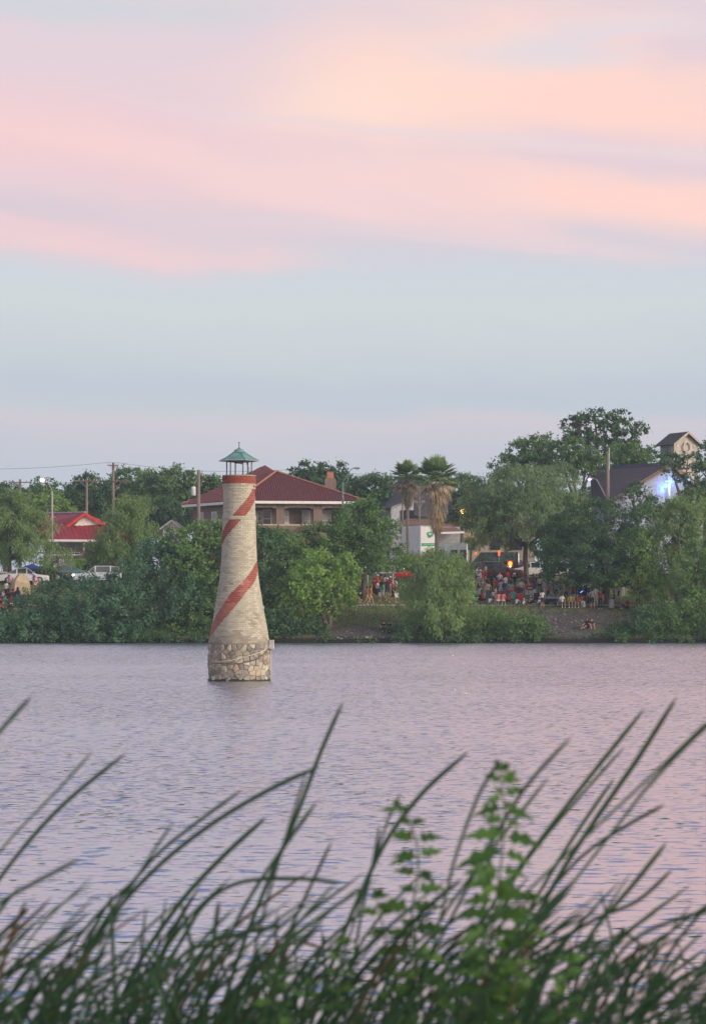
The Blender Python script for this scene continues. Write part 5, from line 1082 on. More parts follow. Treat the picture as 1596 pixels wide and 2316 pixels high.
def person_mesh(pose):
    if pose in SKINR: return SKINR[pose]
    J = {k: Vector(v) for k, v in skeleton(pose).items()}
    vs, es, rs = [], [], []
    ix = {}
    def add(k, p, r): ix[k] = len(vs); vs.append(p); rs.append(r)
    for k, p in J.items(): add(k, p, RAD.get(k, RAD.get(k[:3], .03)))
    def e(a, b): es.append((ix[a], ix[b]))
    for a, b in (('pelvis', 'spine'), ('spine', 'chest'), ('chest', 'neckb'), ('neckb', 'neck'), ('neck', 'jaw'), ('jaw', 'head'), ('head', 'crown')): e(a, b)
    bones = [('pelvis', 'spine', 1), ('spine', 'chest', 1), ('chest', 'neckb', 1), ('neck', 'head', 0), ('head', 'crown', 0)]
    for s in 'LR':
        for a, b in (('neckb', 'sho'), ('sho', 'elb'), ('elb', 'wri'), ('hip', 'kne'), ('kne', 'ank'), ('ank', 'toe')): e(a if a == 'neckb' else a + s, b + s)
        e('pelvis', 'hip' + s)
        d = (J['wri' + s] - J['elb' + s]).normalized(); sd = d.cross(Vector((0, 1, 0.3))).normalized(); fw = sd.cross(d)
        palm = J['wri' + s] + d * .075; add('palm' + s, palm, .030); es.append((ix['wri' + s], ix['palm' + s]))
        for i, (o, ln) in enumerate(((-.028, .065), (-.010, .078), (.010, .074), (.028, .058))):
            b0 = palm + fw * o + d * .02; add('f%d%s' % (i, s), b0 + d * ln * .5, .0095); add('g%d%s' % (i, s), b0 + d * ln * .9 + sd * .02, .0085); es.append((ix['palm' + s], ix['f%d%s' % (i, s)])); es.append((ix['f%d%s' % (i, s)], ix['g%d%s' % (i, s)]))
        tb = J['wri' + s] + d * .03 - fw * .035; add('th' + s, tb, .012); add('ti' + s, tb + d * .05 - fw * .02, .010); es.append((ix['wri' + s], ix['th' + s])); es.append((ix['th' + s], ix['ti' + s]))
        bones += [('neckb', 'sho' + s, 1), ('sho' + s, 'elb' + s, 6), ('elb' + s, 'wri' + s, 0), ('wri' + s, 'palm' + s, 0), ('pelvis', 'hip' + s, 2), ('hip' + s, 'kne' + s, 7), ('kne' + s, 'ank' + s, 5), ('ank' + s, 'toe' + s, 3)]
    me = bpy.data.meshes.new('person'); me.from_pydata([tuple(v) for v in vs], es, [])
    o = bpy.data.objects.new('tmp', me); COL.objects.link(o); o.modifiers.new('s', 'SKIN'); 
    sk = me.skin_vertices[0].data if me.skin_vertices else None
    if sk is None:
        bm = bmesh.new(); bm.from_mesh(me); bm.verts.layers.skin.verify(); bm.to_mesh(me); bm.free(); sk = me.skin_vertices[0].data
    for i, r in enumerate(rs): sk[i].radius = (r, r); sk[i].use_root = (i == 0)
    sb = o.modifiers.new('u', 'SUBSURF'); sb.levels = 1; sb.render_levels = 1
    dg = bpy.context.evaluated_depsgraph_get(); out = bpy.data.meshes.new_from_object(o.evaluated_get(dg)); bpy.data.objects.remove(o); out.name = 'person'
    hd = J['head']; nose = min(out.vertices, key=lambda v: (v.co - (hd + Vector((0, -.10, -.015)))).length); nose.co += Vector((0, -.022, -.008))
    segs = [(J.get(a, vs[ix[a]]), J.get(b, vs[ix[b]]), m_) for a, b, m_ in bones]; mi = []
    hd = J['head']
    for f in out.polygons:
        c = f.center; best = None
        for a, b, m_ in segs:
            ab = b - a; t = max(0, min(1, (c - a).dot(ab) / ab.length_squared)); d = (c - a.lerp(b, t)).length
            if best is None or d < best[0]: best = (d, m_, t)
        m_ = best[1]
        if m_ == 6: m_ = 1 if best[2] < .55 else 0
        elif m_ == 7: m_ = 2 if best[2] < .80 else 5
        elif m_ == 1 and c.z < J['pelvis'].z + .06 and (c - J['pelvis']).length < .2: m_ = 2
        if (c - hd).length < .17 and m_ == 0 and (c.z > hd.z + .05 or (c.y > hd.y + .015 and c.z > hd.z - .05)): m_ = 4
        mi.append(m_)
    slots = 6
    for _ in range(slots): out.materials.append(None)
    out.polygons.foreach_set('material_index', mi); out.polygons.foreach_set('use_smooth', [True] * len(mi)); out.update(); SKINR[pose] = out
    return out
SK = {'l': (.50, .30, .22), 'm': (.36, .20, .135), 'd': (.20, .105, .07)}
CL = {'white': (.68, .68, .68), 'red': (.50, .02, .025), 'beige': (.50, .42, .30), 'blue': (.04, .08, .32), 'navy': (.018, .025, .075), 'grey': (.26, .29, .32), 'black': (.015, .015, .018), 'pink': (.50, .20, .22), 'green': (.08, .42, .18), 'orange': (.62, .13, .03),
      'brown': (.17, .09, .06), 'yellow': (.36, .32, .04), 'teal': (.05, .35, .33), 'lblue': (.34, .46, .60), 'jeans': (.08, .11, .19), 'tan': (.40, .26, .16), 'maroon': (.22, .02, .03), 'purple': (.14, .06, .22), 'cream': (.56, .50, .38)}
def cmat(k): return plain('cloth_' + k, *CL[k], .9, var=.08)
def smat(k): return plain('skin_' + k, *SK[k], .6, var=.04)
HAIR = plain('dark_hair', .02, .014, .012, .6)
def hash_(s): return sum(ord(ch) * (i % 7 + 1) for i, ch in enumerate(s))
def person(label, at, pose, rz, top, bottom, legs='skin', skin='m', scale=1.0, hat=None, shoes='white', group=None, hair=None, item=None):
    me = person_mesh(pose); o = link('person', me, None, at); o.rotation_euler = (0, 0, R_(rz)); o.scale = (scale,) * 3
    tag(o, label, 'person', group)
    ms = [smat(skin), cmat(top), cmat(bottom), cmat(shoes), hair or HAIR, smat(skin) if legs == 'skin' else cmat(legs)]
    for i, m_ in enumerate(ms): o.material_slots[i].link = 'OBJECT'; o.material_slots[i].material = m_
    J = skeleton(pose); h = Vector(J['head'])
    if 'eye' not in SKINR:
        q = MB().ball((0, 0, 0), .013, 6, 4).build('eye', plain('eye_dark', .02, .015, .012, .3), o); SKINR['eye'] = q.data; bpy.data.objects.remove(q)
        q = MB().lathe([(.088, -.115), (.104, -.06), (.113, 0), (.108, .045), (.085, .085), (.045, .108), (.004, .114)], 12); q.v = [(x, y * 1.02 + .02 if y < 0 else y + .02, z + (.055 if y < -.03 and z < .03 else 0)) for x, y, z in q.v]; q = q.build('hair', HAIR, o, True); SKINR['hair'] = q.data; bpy.data.objects.remove(q)
        q = MB().lathe([(.075, -.27), (.108, -.17), (.112, -.06), (.114, 0), (.108, .045), (.085, .085), (.045, .108), (.004, .114)], 12); q.v = [(x, max(y, -.03) + .025 if z < .03 else y + .02, z) for x, y, z in q.v]; q = q.build('hair', HAIR, o, True); SKINR['long'] = q.data; bpy.data.objects.remove(q)
    for s in (-1, 1): link('eye', SKINR['eye'], o, (h.x + s * .034, h.y - .086, h.z + .008))
    if not hat: link('hair', SKINR['long' if any(w in label for w in ('woman', 'girl', 'long-haired')) or hash_(label) % 4 == 0 else 'hair'], o, (h.x, h.y, h.z + .012))
    if hat: MB().lathe([(.118, 0), (.122, .04), (.105, .10), (.05, .135), (.005, .14)], 12, (h.x, h.y + .01, h.z + .015)).box((h.x, h.y - .15, h.z + .03), (.15, .14, .018)).build('cap', cmat(hat), o, True)
    return o
def camp_chair(label, at, rz, c, group='folding chairs on the lawn'):
    t = thing('folding_chair', label, 'chair', at, R_(rz), group); f = cmat(c); st = plain('chair_steel', .06, .06, .065, .5)
    MB().hexa([(-.26, -.25, .40), (.26, -.25, .40), (.26, .22, .34), (-.26, .22, .34)], [(-.26, -.25, .42), (.26, -.25, .42), (.26, .22, .36), (-.26, .22, .36)]).build('seat', f, t)
    MB().hexa([(-.27, .22, .36), (.27, .22, .36), (.27, .25, .36), (-.27, .25, .36)], [(-.27, .34, .92), (.27, .34, .92), (.27, .37, .92), (-.27, .37, .92)]).build('backrest', f, t)
    for s in (-1, 1):
        MB().tube([(s * .27, -.26, 0), (s * .27, .22, .40), (s * .28, .38, .94)], .013, 5).build('leg', st, t); MB().tube([(s * .27, .26, 0), (s * .27, -.26, .44), (s * .30, -.28, .60)], .013, 5).build('leg', st, t)
        MB().hexa([(s * .30 - .03, -.28, .60), (s * .30 + .03, -.28, .60), (s * .30 + .03, .30, .62), (s * .30 - .03, .30, .62)], [(s * .30 - .03, -.28, .615), (s * .30 + .03, -.28, .615), (s * .30 + .03, .30, .635), (s * .30 - .03, .30, .635)]).build('armrest', f, t)
    return t
G = ground_at
def people():
    A = 180
    # right group by the maroon car
    person('woman in a white tank top standing nearest the willow bush by the maroon car', G(1078, 1324), 'arms', 100, 'white', 'jeans', 'jeans')
    person('long-haired woman in a red dress beside the maroon car', G(1091, 1321), 'arms', -60, 'brown', 'red', skin='m')
    person('man in a white shirt standing behind the woman in red', G(1098, 1318), 'hip', -80, 'white', 'red', skin='m')
    person('man in a beige shirt and jeans standing with his back to the lake', G(1104, 1363), 'stand', A, 'beige', 'jeans', 'jeans', scale=1.06)
    person('person with dark hair in a red shirt with back to the lake', G(1122, 1352), 'arms', A + 15, 'red', 'black', 'black')
    person('man in a white shirt facing the crowd from the car side', G(1130, 1338), 'arms', 10, 'white', 'jeans', 'jeans', skin='l')
    person('child in a blue shirt and red shorts', G(1138, 1356), 'stand', A, 'blue', 'red', scale=.80)
    person('tall man in a grey-blue shirt and red shorts', G(1155, 1363), 'hip', A, 'grey', 'red', scale=1.08)
    person('seated woman in pink nearest the beige-shirted man', G(1126, 1371), 'chair', A + 10, 'pink', 'white', skin='l')
    person('seated woman in pink with white trousers left of the red-shirted sitter', G(1137, 1371), 'chair', A - 10, 'pink', 'white', 'white', skin='l')
    person('seated person in a dark red shirt in front of the grey-blue shirted man', G(1149, 1371), 'chair', A - 20, 'maroon', 'black')
    person('small child in a white shirt with a red print by the beige-shirted man', G(1115, 1366), 'stand', 0, 'white', 'blue', scale=.66)
    person('child in a green top half hidden by the willow bush', G(1076, 1368), 'stand', 30, 'teal', 'black', scale=.75)
    person('seated person in a red top behind the willow bush edge', G(1090, 1369), 'chair', 120, 'red', 'navy')
    for x, y, c, rz, lab in ((1126, 1370.5, 'pink', A + 10, 'pink folding chair under the seated woman nearest the beige shirt'), (1137, 1370.5, 'red', A - 10, 'red folding chair under the woman in white trousers'), (1149, 1370.5, 'maroon', A - 20, 'dark red folding chair under the dark-red-shirted sitter'),
                           (1160, 1364, 'teal', A, 'teal folding chair standing empty by the tall man'), (1174, 1368, 'red', A - 10, 'bright red empty folding chair in the middle of the grass gap'), (1213, 1366, 'black', A, 'black empty folding chair beside the blue wagon'), (1170, 1352, 'maroon', A, 'maroon folding chair behind the teal one'), (1090, 1369, 'black', 120, 'black folding chair at the willow bush edge'),
                           (1222, 1335, 'black', 150, 'tall black folding chair standing in the shade on the upper lawn'), (1246, 1334, 'navy', 150, 'navy folding chair in the shade beside the tall black one')):
        camp_chair(lab, G(x, y), rz, c)
    # cooler and bucket
    c = G(1201, 1347); t = thing('cooler', 'white cooler with dark lid standing on the grass', 'cooler', c); MB().box((0, 0, .22), (.75, .45, .42)).build('tub', plain('cooler_white', .55, .62, .64, .4), t); MB().box((0, 0, .46), (.78, .48, .07)).build('lid', cmat('black'), t); MB().tube([(-.4, 0, .35), (-.44, 0, .25), (-.4, 0, .2)], .02, 4).build('handle', cmat('black'), t)
    c = G(1197, 1334); t = thing('bucket', 'red bucket with white band by the person in purple', 'bucket', c); MB().lathe([(.14, 0), (.18, .38)], 12).build('pail', cmat('red'), t); MB().lathe([(.181, .05), (.187, .16)], 12, cap=False).build('band', cmat('white'), t)
    person('child in purple leaning by the tree trunk next to a red bucket', G(1189, 1335), 'walk', 150, 'purple', 'black', scale=.8)
    # blue wagon
    c = G(1247, 1370); t = thing('wagon', 'blue fabric pull wagon with white cover among the picnickers', 'wagon', c, R_(8)); MB().box((0, 0, .42), (1.1, .55, .34)).build('tub', cmat('navy'), t)
    MB().hexa([(-.5, -.25, .60), (.5, -.25, .60), (.5, .25, .60), (-.5, .25, .60)], [(-.2, -.2, .74), (.4, -.22, .70), (.4, .2, .70), (-.2, .2, .74)]).build('cover', cmat('lblue'), t)
    for x in (-.42, .42):
        for y in (-.26, .26): MB().tube([(x, y - .04, .14), (x, y + .04, .14)], .14, 10).build('wheel', TYRE, t)
    MB().tube([(-.55, 0, .35), (-.95, 0, .9)], .018, 5).build('handle', cmat('black'), t)
    for x in (1247, 1268):
        pass
    fr = thing('folded_canopy', 'white folded canopy poles leaning behind the blue wagon', 'canopy', G(1256, 1364)); MB().tube([(-.7, 0, .3), (-.45, 0, 1.0), (-.1, 0, .45)], .025, 5).build('pole', cmat('white'), fr); MB().tube([(.1, 0, .4), (.6, 0, 1.3), (.75, 0, .35)], .025, 5).build('pole', cmat('white'), fr)
    person('woman in a white top and navy shorts standing beside the black chair', G(1226, 1377), 'stand', A, 'white', 'navy', skin='m', scale=.93)
    person('person in a white hat and pale blue shirt standing on the lawn', G(1232, 1356), 'arms', A, 'lblue', 'white', hat='white', scale=.95)
    person('person in pale blue standing behind the blue wagon', G(1258, 1358), 'arms', 160, 'lblue', 'navy', scale=.95)
    person('seated man in a white shirt at the path edge right of the wagon', G(1271, 1377), 'chair', 10, 'white', 'navy', skin='m')
    camp_chair('grey folding chair under the white-shirted man right of the wagon', G(1271, 1376), 10, 'grey')
    person('person in a white shirt standing right behind the seated white-shirted man', G(1279, 1364), 'hip', A, 'white', 'black')
    person('seated person in a yellow-green shirt at the path edge', G(1290, 1377), 'chair', -5, 'yellow', 'black', skin='m')
    camp_chair('green folding chair under the person in yellow-green', G(1290, 1376), -5, 'green')
    person('person in a bright red shirt standing behind the yellow-green sitter', G(1294, 1362), 'stand', A, 'red', 'jeans', 'jeans', hat='red', scale=.92)
    person('seated person in brown at the path edge with white shoes', G(1305, 1377), 'chair', -10, 'brown', 'tan', skin='m')
    camp_chair('brown folding chair under the person in brown', G(1305, 1376), -10, 'brown')
    person('small child in a red shirt beside the seated person in brown', G(1315, 1376), 'stand', 20, 'red', 'tan', scale=.62)
    person('person in dark clothes with a blue glow stick under the tree', G(1326, 1368), 'arms', 150, 'navy', 'black', 'black')
    s = tag(MB().tube([(0, 0, 0), (.25, 0, .16)], .045, 6).build('glow_stick', mat('blue_glow', (.1, .15, 1), emit=(.12, .2, 1), es=4), None, loc=G(1312, 1368) + Vector((0, 0, 1.05))), 'glowing blue light stick held under the round dark tree', 'light stick')
    person('man in a grey shirt and black shorts standing left of the round tree trunk', G(1339, 1379), 'hip', A, 'grey', 'black', scale=1.03)
    person('person in white standing just behind the grey-shirted man', G(1347, 1372), 'stand', A, 'white', 'white', 'white')
    person('person in a red plaid shirt and dark trousers by the round tree trunk', G(1357, 1380), 'stand', 0, 'maroon', 'black', 'black')
    person('big man in a bright red shirt and grey trousers beyond the tree trunk', G(1392, 1350), 'stand', A, 'red', 'grey', 'grey', scale=1.12)
    person('person in black holding a cream bag right of the tree trunk', G(1388, 1375), 'arms', -100, 'black', 'black', 'black', scale=.8)
    c = G(1382, 1378); t = thing('litter_bin', 'grey wire litter bin beside the round tree trunk', 'bin', c); MB().lathe([(.24, .05), (.27, .85)], 14, cap=False).lathe([(.24, .05), (.01, .05)], 14, cap=False).build('basket', plain('bin_grey', .28, .31, .33, .6), t); MB().lathe([(.275, .83), (.29, .86), (.275, .89)], 14, cap=False).build('rim', cmat('black'), t)
    person('person in dark red reclining on the bank right of the tree trunk', G(1418, 1379), 'legsout', -50, 'maroon', 'black', 'black')
    person('seated person in brown far back beyond the weeping tree trunk', G(1206, 1330), 'chair', 120, 'brown', 'black'); person('seated person in a red cap on the upper lawn', G(1213, 1331), 'chair', -120, 'navy', 'tan', hat='red')
    camp_chair('brown folding chair far back beyond the weeping tree trunk', G(1206, 1330), 120, 'brown'); camp_chair('black folding chair under the person in the red cap', G(1213, 1331), -120, 'black')
    person('person in grey standing in the shade on the upper lawn', G(1252, 1348), 'stand', 40, 'grey', 'jeans', 'jeans')
    person('person in a dark shirt sitting in the shade under the round tree', G(1322, 1358), 'chair', 170, 'navy', 'black'); camp_chair('navy folding chair in the shade under the round tree', G(1322, 1357.5), 170, 'navy')
    # the rest of the crowd
    CR = [(1082, 1345, 'stand', 'grey', 'black', 1, 'grey-shirted person behind the willow bush edge'), (1084, 1360, 'chair', 'lblue', 'white', 1, 'sitter in pale blue at the willow bush edge'), (1099, 1352, 'arms', 'pink', 'white', .9, 'girl in pink between the red dress and the beige shirt'), (1111, 1346, 'stand', 'black', 'black', 1, 'person in black behind the beige-shirted man'),
          (1117, 1334, 'hip', 'navy', 'tan', 1, 'person in a navy shirt by the front wheel of the maroon car'), (1133, 1364, 'stand', 'maroon', 'navy', .7, 'small child in dark red among the seated women'), (1143, 1345, 'arms', 'white', 'jeans', 1, 'person in white behind the child in blue'), (1147, 1333, 'stand', 'red', 'black', 1, 'person in red standing at the bonnet of the maroon car'),
          (1163, 1342, 'stand', 'black', 'jeans', 1, 'person in a black shirt behind the tall grey-blue shirt'), (1167, 1372, 'ground', 'lblue', 'black', .9, 'person sitting on the grass in pale blue before the teal chair'), (1183, 1372, 'ground', 'white', 'red', .7, 'toddler in white and red on the grass right of the red chair'), (1198, 1368, 'ground', 'cream', 'black', .8, 'child in cream sitting on the grass left of the black chair'),
          (1239, 1362, 'hip', 'tan', 'navy', 1, 'person in tan standing behind the wagon handle'), (1263, 1372, 'ground', 'red', 'white', .75, 'child in red sitting against the wagon'), (1268, 1352, 'stand', 'cream', 'brown', 1, 'person in cream in the shade behind the wagon'), (1284, 1352, 'arms', 'maroon', 'black', 1, 'person in dark red in the shade under the round tree'),
          (1301, 1352, 'stand', 'blue', 'black', 1, 'person in a blue shirt in the shade under the round tree'), (1310, 1362, 'arms', 'grey', 'navy', .95, 'person in grey behind the seated person in brown'), (1332, 1371, 'stand', 'navy', 'black', .9, 'person in navy just left of the grey-shirted man'), (1364, 1370, 'stand', 'black', 'tan', .95, 'person in black close behind the round tree trunk'),
          (1399, 1362, 'walk', 'white', 'black', .95, 'person in white walking beyond the reclining one'), (1408, 1352, 'stand', 'lblue', 'white', .95, 'person in pale blue by the pale car beyond the tree'), (1220, 1345, 'stand', 'cream', 'black', .95, 'person in cream by the tall black chair on the upper lawn'), (846, 1352, 'stand', 'maroon', 'black', .95, 'person in dark red behind the orange top'),
          (882, 1347, 'arms', 'red', 'tan', .95, 'person in red behind the white cap'), (895, 1352, 'stand', 'white', 'black', .95, 'person in white at the edge of the willow bush by the walkers'), (812, 1360, 'chair', 'navy', 'black', 1, 'sitter in navy left of the blue-black chair'), (14, 1358, 'stand', 'white', 'navy', 1, 'person in white standing left of the tan tent'), (1, 1376, 'chair', 'maroon', 'black', 1, 'sitter in dark red at the very left edge'), (24, 1380, 'ground', 'white', 'red', .9, 'person in white sitting on the grass before the tan tent')]
    CR += [(1106, 1370, 'ground', 'white', 'blue', .9, 'sitter in white and blue on the grass in front of the beige-shirted man'), (1121, 1361, 'stand', 'white', 'red', .75, 'child in white and red behind the left woman in pink'), (1132, 1352, 'stand', 'lblue', 'white', .9, 'person in pale blue between the red shirt and the child in blue'), (1179, 1356, 'arms', 'white', 'jeans', 1, 'person in white behind the bright red empty chair'),
           (1190, 1360, 'stand', 'red', 'white', .95, 'person in red and white left of the cooler'), (1208, 1358, 'arms', 'blue', 'white', .95, 'person in blue and white right of the cooler'), (1217, 1372, 'ground', 'white', 'navy', .85, 'child in white on the grass beside the black chair'), (1243, 1350, 'stand', 'white', 'red', .95, 'person in white and red on the lawn behind the wagon'),
           (1298, 1374, 'stand', 'white', 'lblue', .6, 'little child in white between the two seated people'), (1321, 1376, 'ground', 'lblue', 'white', .9, 'person in pale blue sitting at the path by the small red child'), (1350, 1362, 'stand', 'blue', 'white', .95, 'person in blue far behind the red plaid shirt'), (1375, 1366, 'stand', 'cream', 'jeans', .95, 'person in cream between the trunk and the bin'),
           (858, 1362, 'stand', 'blue', 'white', .8, 'child in blue left of the green shirt'), (870, 1343, 'stand', 'white', 'red', .95, 'person in white and red under the blue canopy'), (1086, 1334, 'hip', 'lblue', 'jeans', 1, 'person in pale blue by the rear of the maroon car')]
    rc = random.Random(4)
    for x, y, ps, tp, bt, sc_, lab in CR: person(lab, G(x, y), ps, rc.choice((A, A + 30, A - 40, 60, -70, 10)), tp, bt, rc.choice(('skin', bt)), rc.choice('lmmd'), sc_, rc.choice((None, None, None, 'white', 'black')))
    # two on the bare slope, two by the willow
    person('woman with long legs stretched to the left sitting on the bare dirt bank', G(1328, 1424), 'legsout', -40, 'black', 'black', 'skin', skin='m')
    person('woman in a black top with pale legs sitting on the bare dirt bank', G(1336, 1424), 'ground', 12, 'black', 'pink', 'skin', skin='l')
    person('left of two people in dark shirts sitting hunched on the grassy bank', G(866, 1430), 'huddle', 10, 'black', 'black', 'black', skin='l')
    person('right of two people in dark shirts sitting hunched on the grassy bank', G(881, 1430), 'huddle', -15, 'black', 'black', 'black', skin='l')
    # walkers in the middle
    person('person in an orange top and tan trousers walking on the path', G(838, 1370), 'walk', 90, 'orange', 'tan', 'tan', scale=.97)
    person('person in brown walking just ahead of the orange top', G(830, 1371), 'walk', 75, 'brown', 'tan', 'tan', scale=.95)
    person('person in a bright green shirt on the grass above the path', G(866, 1361), 'walk', -90, 'green', 'lblue', scale=.95)
    person('man in a white cap and navy shirt facing away above the path', G(875, 1356), 'stand', A, 'navy', 'navy', hat='white', scale=1.06)
    person('woman in black carrying a white bag on the path', G(888, 1366), 'walk', 80, 'black', 'black', scale=.95)
    b = tag(MB().box((0, 0, .2), (.42, .16, .40), 0, .8).tube([(-.12, 0, .4), (-.08, 0, .62), (.08, 0, .62), (.12, 0, .4)], .012, 4).build('tote_bag', cmat('white'), None, loc=G(894, 1364) + Vector((.1, 0, .45))), 'white tote bag carried by the woman in black', 'bag')
    person('person in a red and white top standing under the blue canopy', G(853, 1345), 'arms', 20, 'red', 'white', hat='white'); person('person in brown sitting at the left end of the visible path', G(803, 1366), 'chair', 60, 'brown', 'tan'); camp_chair('brown folding chair at the left end of the visible path', G(803, 1366), 60, 'brown')
    person('person in brown standing under the blue canopy', G(861, 1343), 'stand', A, 'brown', 'black')
    camp_chair('blue-black folding chair left of the walkers', G(820, 1356), 160, 'navy'); camp_chair('dark green folding chair behind the walkers', G(851, 1356), A, 'black')
    # left edge
    person('person in grey sitting by the tan tent at the left edge', G(6, 1368), 'chair', 30, 'grey', 'jeans', 'jeans'); person('person in red sitting before the tan tent', G(20, 1365), 'chair', 170, 'red', 'navy'); person('second person in red sitting close to the tan tent', G(29, 1364), 'chair', 200, 'red', 'jeans', 'jeans', scale=.95)
    person('person in navy sitting right of the tan tent', G(40, 1362), 'chair', 180, 'navy', 'black'); person('person in red sitting lowest at the left edge', G(5, 1385), 'ground', 40, 'red', 'black', skin='l'); person('child in teal at the left edge', G(11, 1374), 'chair', 20, 'teal', 'black', scale=.8)
    for x, y, c, rz in ((6, 1368, 'navy', 30), (20, 1365, 'black', 170), (29, 1364, 'black', 200), (40, 1362, 'navy', 180), (31, 1376, 'red', 150), (11, 1374, 'black', 20)):
        camp_chair({6: 'navy folding chair at the left picture edge', 20: 'black folding chair before the tan tent', 29: 'black folding chair close to the tan tent', 40: 'navy folding chair right of the tan tent', 31: 'bright red folding chair by the vine mound', 11: 'small black folding chair of the child in teal'}[x], G(x, y), rz, c)
people()
def tent_and_flags():
    b = G(47, 1347); t = thing('tent', 'tall tan pop-up tent at the left under the feathery tree', 'tent', b, R_(20)); tan = plain('tent_tan', .46, .38, .25, .9); h = P(0, 1299, b.y).z - b.z
    w0, w1 = .78, .16
    c0 = [Vector((x * w0, y * w0, 0)) for x, y in ((-1, -1), (1, -1), (1, 1), (-1, 1))]; cm = [p * .86 + Vector((0, 0, h * .62)) for p in c0]; c1 = [Vector((p.x * w1 / w0, p.y * w1 / w0, h)) for p in c0]
    for k in range(4):
        j = (k + 1) % 4; q = MB(); q.slab([c0[k], c0[j], cm[j], cm[k]], .01); q.slab([cm[k], cm[j], c1[j], c1[k]], .01); q.build('tent_panel', tan, t)
        MB().tube([c0[k], cm[k], c1[k]], .025, 5).build('tent_pole', plain('tent_seam', .30, .25, .17), t)
    MB().slab([c1[0], c1[1], c1[2], c1[3]], .01).build('tent_top', tan, t)
    m = (c0[0] + c0[1]) / 2; MB().slab([m + Vector((-.25, -.02, 0)), m + Vector((.25, -.02, 0)), m * .88 + Vector((.22, -.03, h * .58)), m * .88 + Vector((-.22, -.03, h * .58))], .01).build('door_flap', plain('tent_door', .40, .33, .21), t)
    red, wh, bl = cmat('red'), cmat('white'), cmat('blue')
    for x, y, lab, s in ((76, 1335, 'drooping striped flag on a thin pole right of the tan tent', 1.0), (20, 1342, 'drooping striped flag on a thin pole left of the tan tent', .8)):
        o = G(x, y); f = thing('flag', lab, 'flag', o, 0, 'striped flags by the tan tent'); H = P(0, 1296, o.y).z - o.z; MB().tube([(0, 0, 0), (-.12, 0, H)], .02, 5).build('pole', STEEL, f)
        n = 13; wd = .95 * s; ht = 1.15 * s
        def pt(u, v): dr = u * .75; return (-.1 + u * wd * .62 + .04 * math.sin(v * 9 + u * 5), .09 * math.sin(u * 9 + v * 2), H - .12 - v * ht * .75 - dr * ht * .5)
        for k in range(n):
            q = MB(); u0 = .42 if k < 7 else 0
            for i in range(6): a, c = u0 + (1 - u0) * i / 6, u0 + (1 - u0) * (i + 1) / 6; q.poly([pt(a, k / n), pt(c, k / n), pt(c, (k + 1) / n), pt(a, (k + 1) / n)])
            q.build('stripe', red if k % 2 == 0 else wh, f)
        q = MB()
        for i in range(4): a, c = .42 * i / 4, .42 * (i + 1) / 4; q.poly([pt(a, 0), pt(c, 0), pt(c, 7 / n), pt(a, 7 / n)])
        cn = q.build('canton', bl, f); st = MB()
        for r in range(4):
            for cc in range(4):
                u, v = .05 + cc * .1, (.6 + r * 1.6) / n; p = Vector(pt(u, v)) + Vector((0, -.012, 0)); st.poly([p + Vector((math.sin(k * PI / 5) * (.025 if k % 2 == 0 else .011), 0, math.cos(k * PI / 5) * (.025 if k % 2 == 0 else .011))) for k in range(10)])
        st.build('star', wh, cn)
    def canopy(label, x, ytop, Y, c, w, d, hgt):
        p = P(x, ytop, Y); z = zt(Y); H = p.z - z; t = thing('canopy_tent', label, 'canopy', (p.x, Y, z)); k = [(-w / 2, -d / 2), (w / 2, -d / 2), (w / 2, d / 2), (-w / 2, d / 2)]
        for i in range(4):
            a, b_ = k[i], k[(i + 1) % 4]; q = MB(); q.slab([(a[0], a[1], H - hgt), (b_[0], b_[1], H - hgt), (0, 0, H)], .02); q.slab([(a[0], a[1], H - hgt - .25), (b_[0], b_[1], H - hgt - .25), (b_[0], b_[1], H - hgt), (a[0], a[1], H - hgt)], .015); q.build('canopy_panel', cmat(c), t)
            MB().tube([(a[0] * .97, a[1] * .97, 0), (a[0] * .97, a[1] * .97, H - hgt)], .035, 5).build('leg', cmat('white'), t)
    canopy('blue canopy tent glimpsed under the feathery tree at the left', 72, 1276, 230, 'blue', 2.6, 2.6, .55)
    canopy('blue canopy tent half hidden by foliage above the walkers', 860, 1276, 222, 'blue', 2.4, 2.4, .45)
    canopy('red canopy tent mostly hidden behind the willow bush', 915, 1290, 224, 'red', 1.9, 2.2, .4)
    # traffic barrels with lit tops, amber hazard light
    OR = plain('barrel_orange', .62, .12, .03, .5)
    for i, (x, yt, Y, lab) in enumerate(((1128, 1246, 240, 'tall lit orange traffic marker above the maroon car roof'), (1112, 1272, 238, 'orange traffic light post beside the black van'), (1075, 1250, 246, 'small orange traffic marker far back beyond the van'), (137, 1282, 236, 'orange marker lamp behind the dark green car'), (107, 1292, 234, 'orange marker lamp over the dark green car roof'))):
        p = P(x, yt, Y); z = zt(Y); H = p.z - z; t = thing('traffic_marker', lab, 'traffic marker', (p.x, Y, z), 0, 'orange traffic markers along the street')
        MB().lathe([(.18, 0), (.18, .06), (.03, .07), (.028, H - .25)], 10).build('post', plain('marker_post', .22, .30, .26, .6), t); hh = .55 if i == 0 else .26
        MB().lathe([(.02, H - hh), (.10, H - hh + .03), (.10, H - .03), (.03, H)], 10).build('lens', mat('orange_glow', (1, .12, .03), emit=(1, .13, .04), es=1.2), t, True)
    p = P(1153, 1276, 238); z = zt(238); t = thing('warning_light', 'bright amber and red warning light by the bonnet of the maroon car', 'warning light', (p.x, 238, z)); H = p.z - z
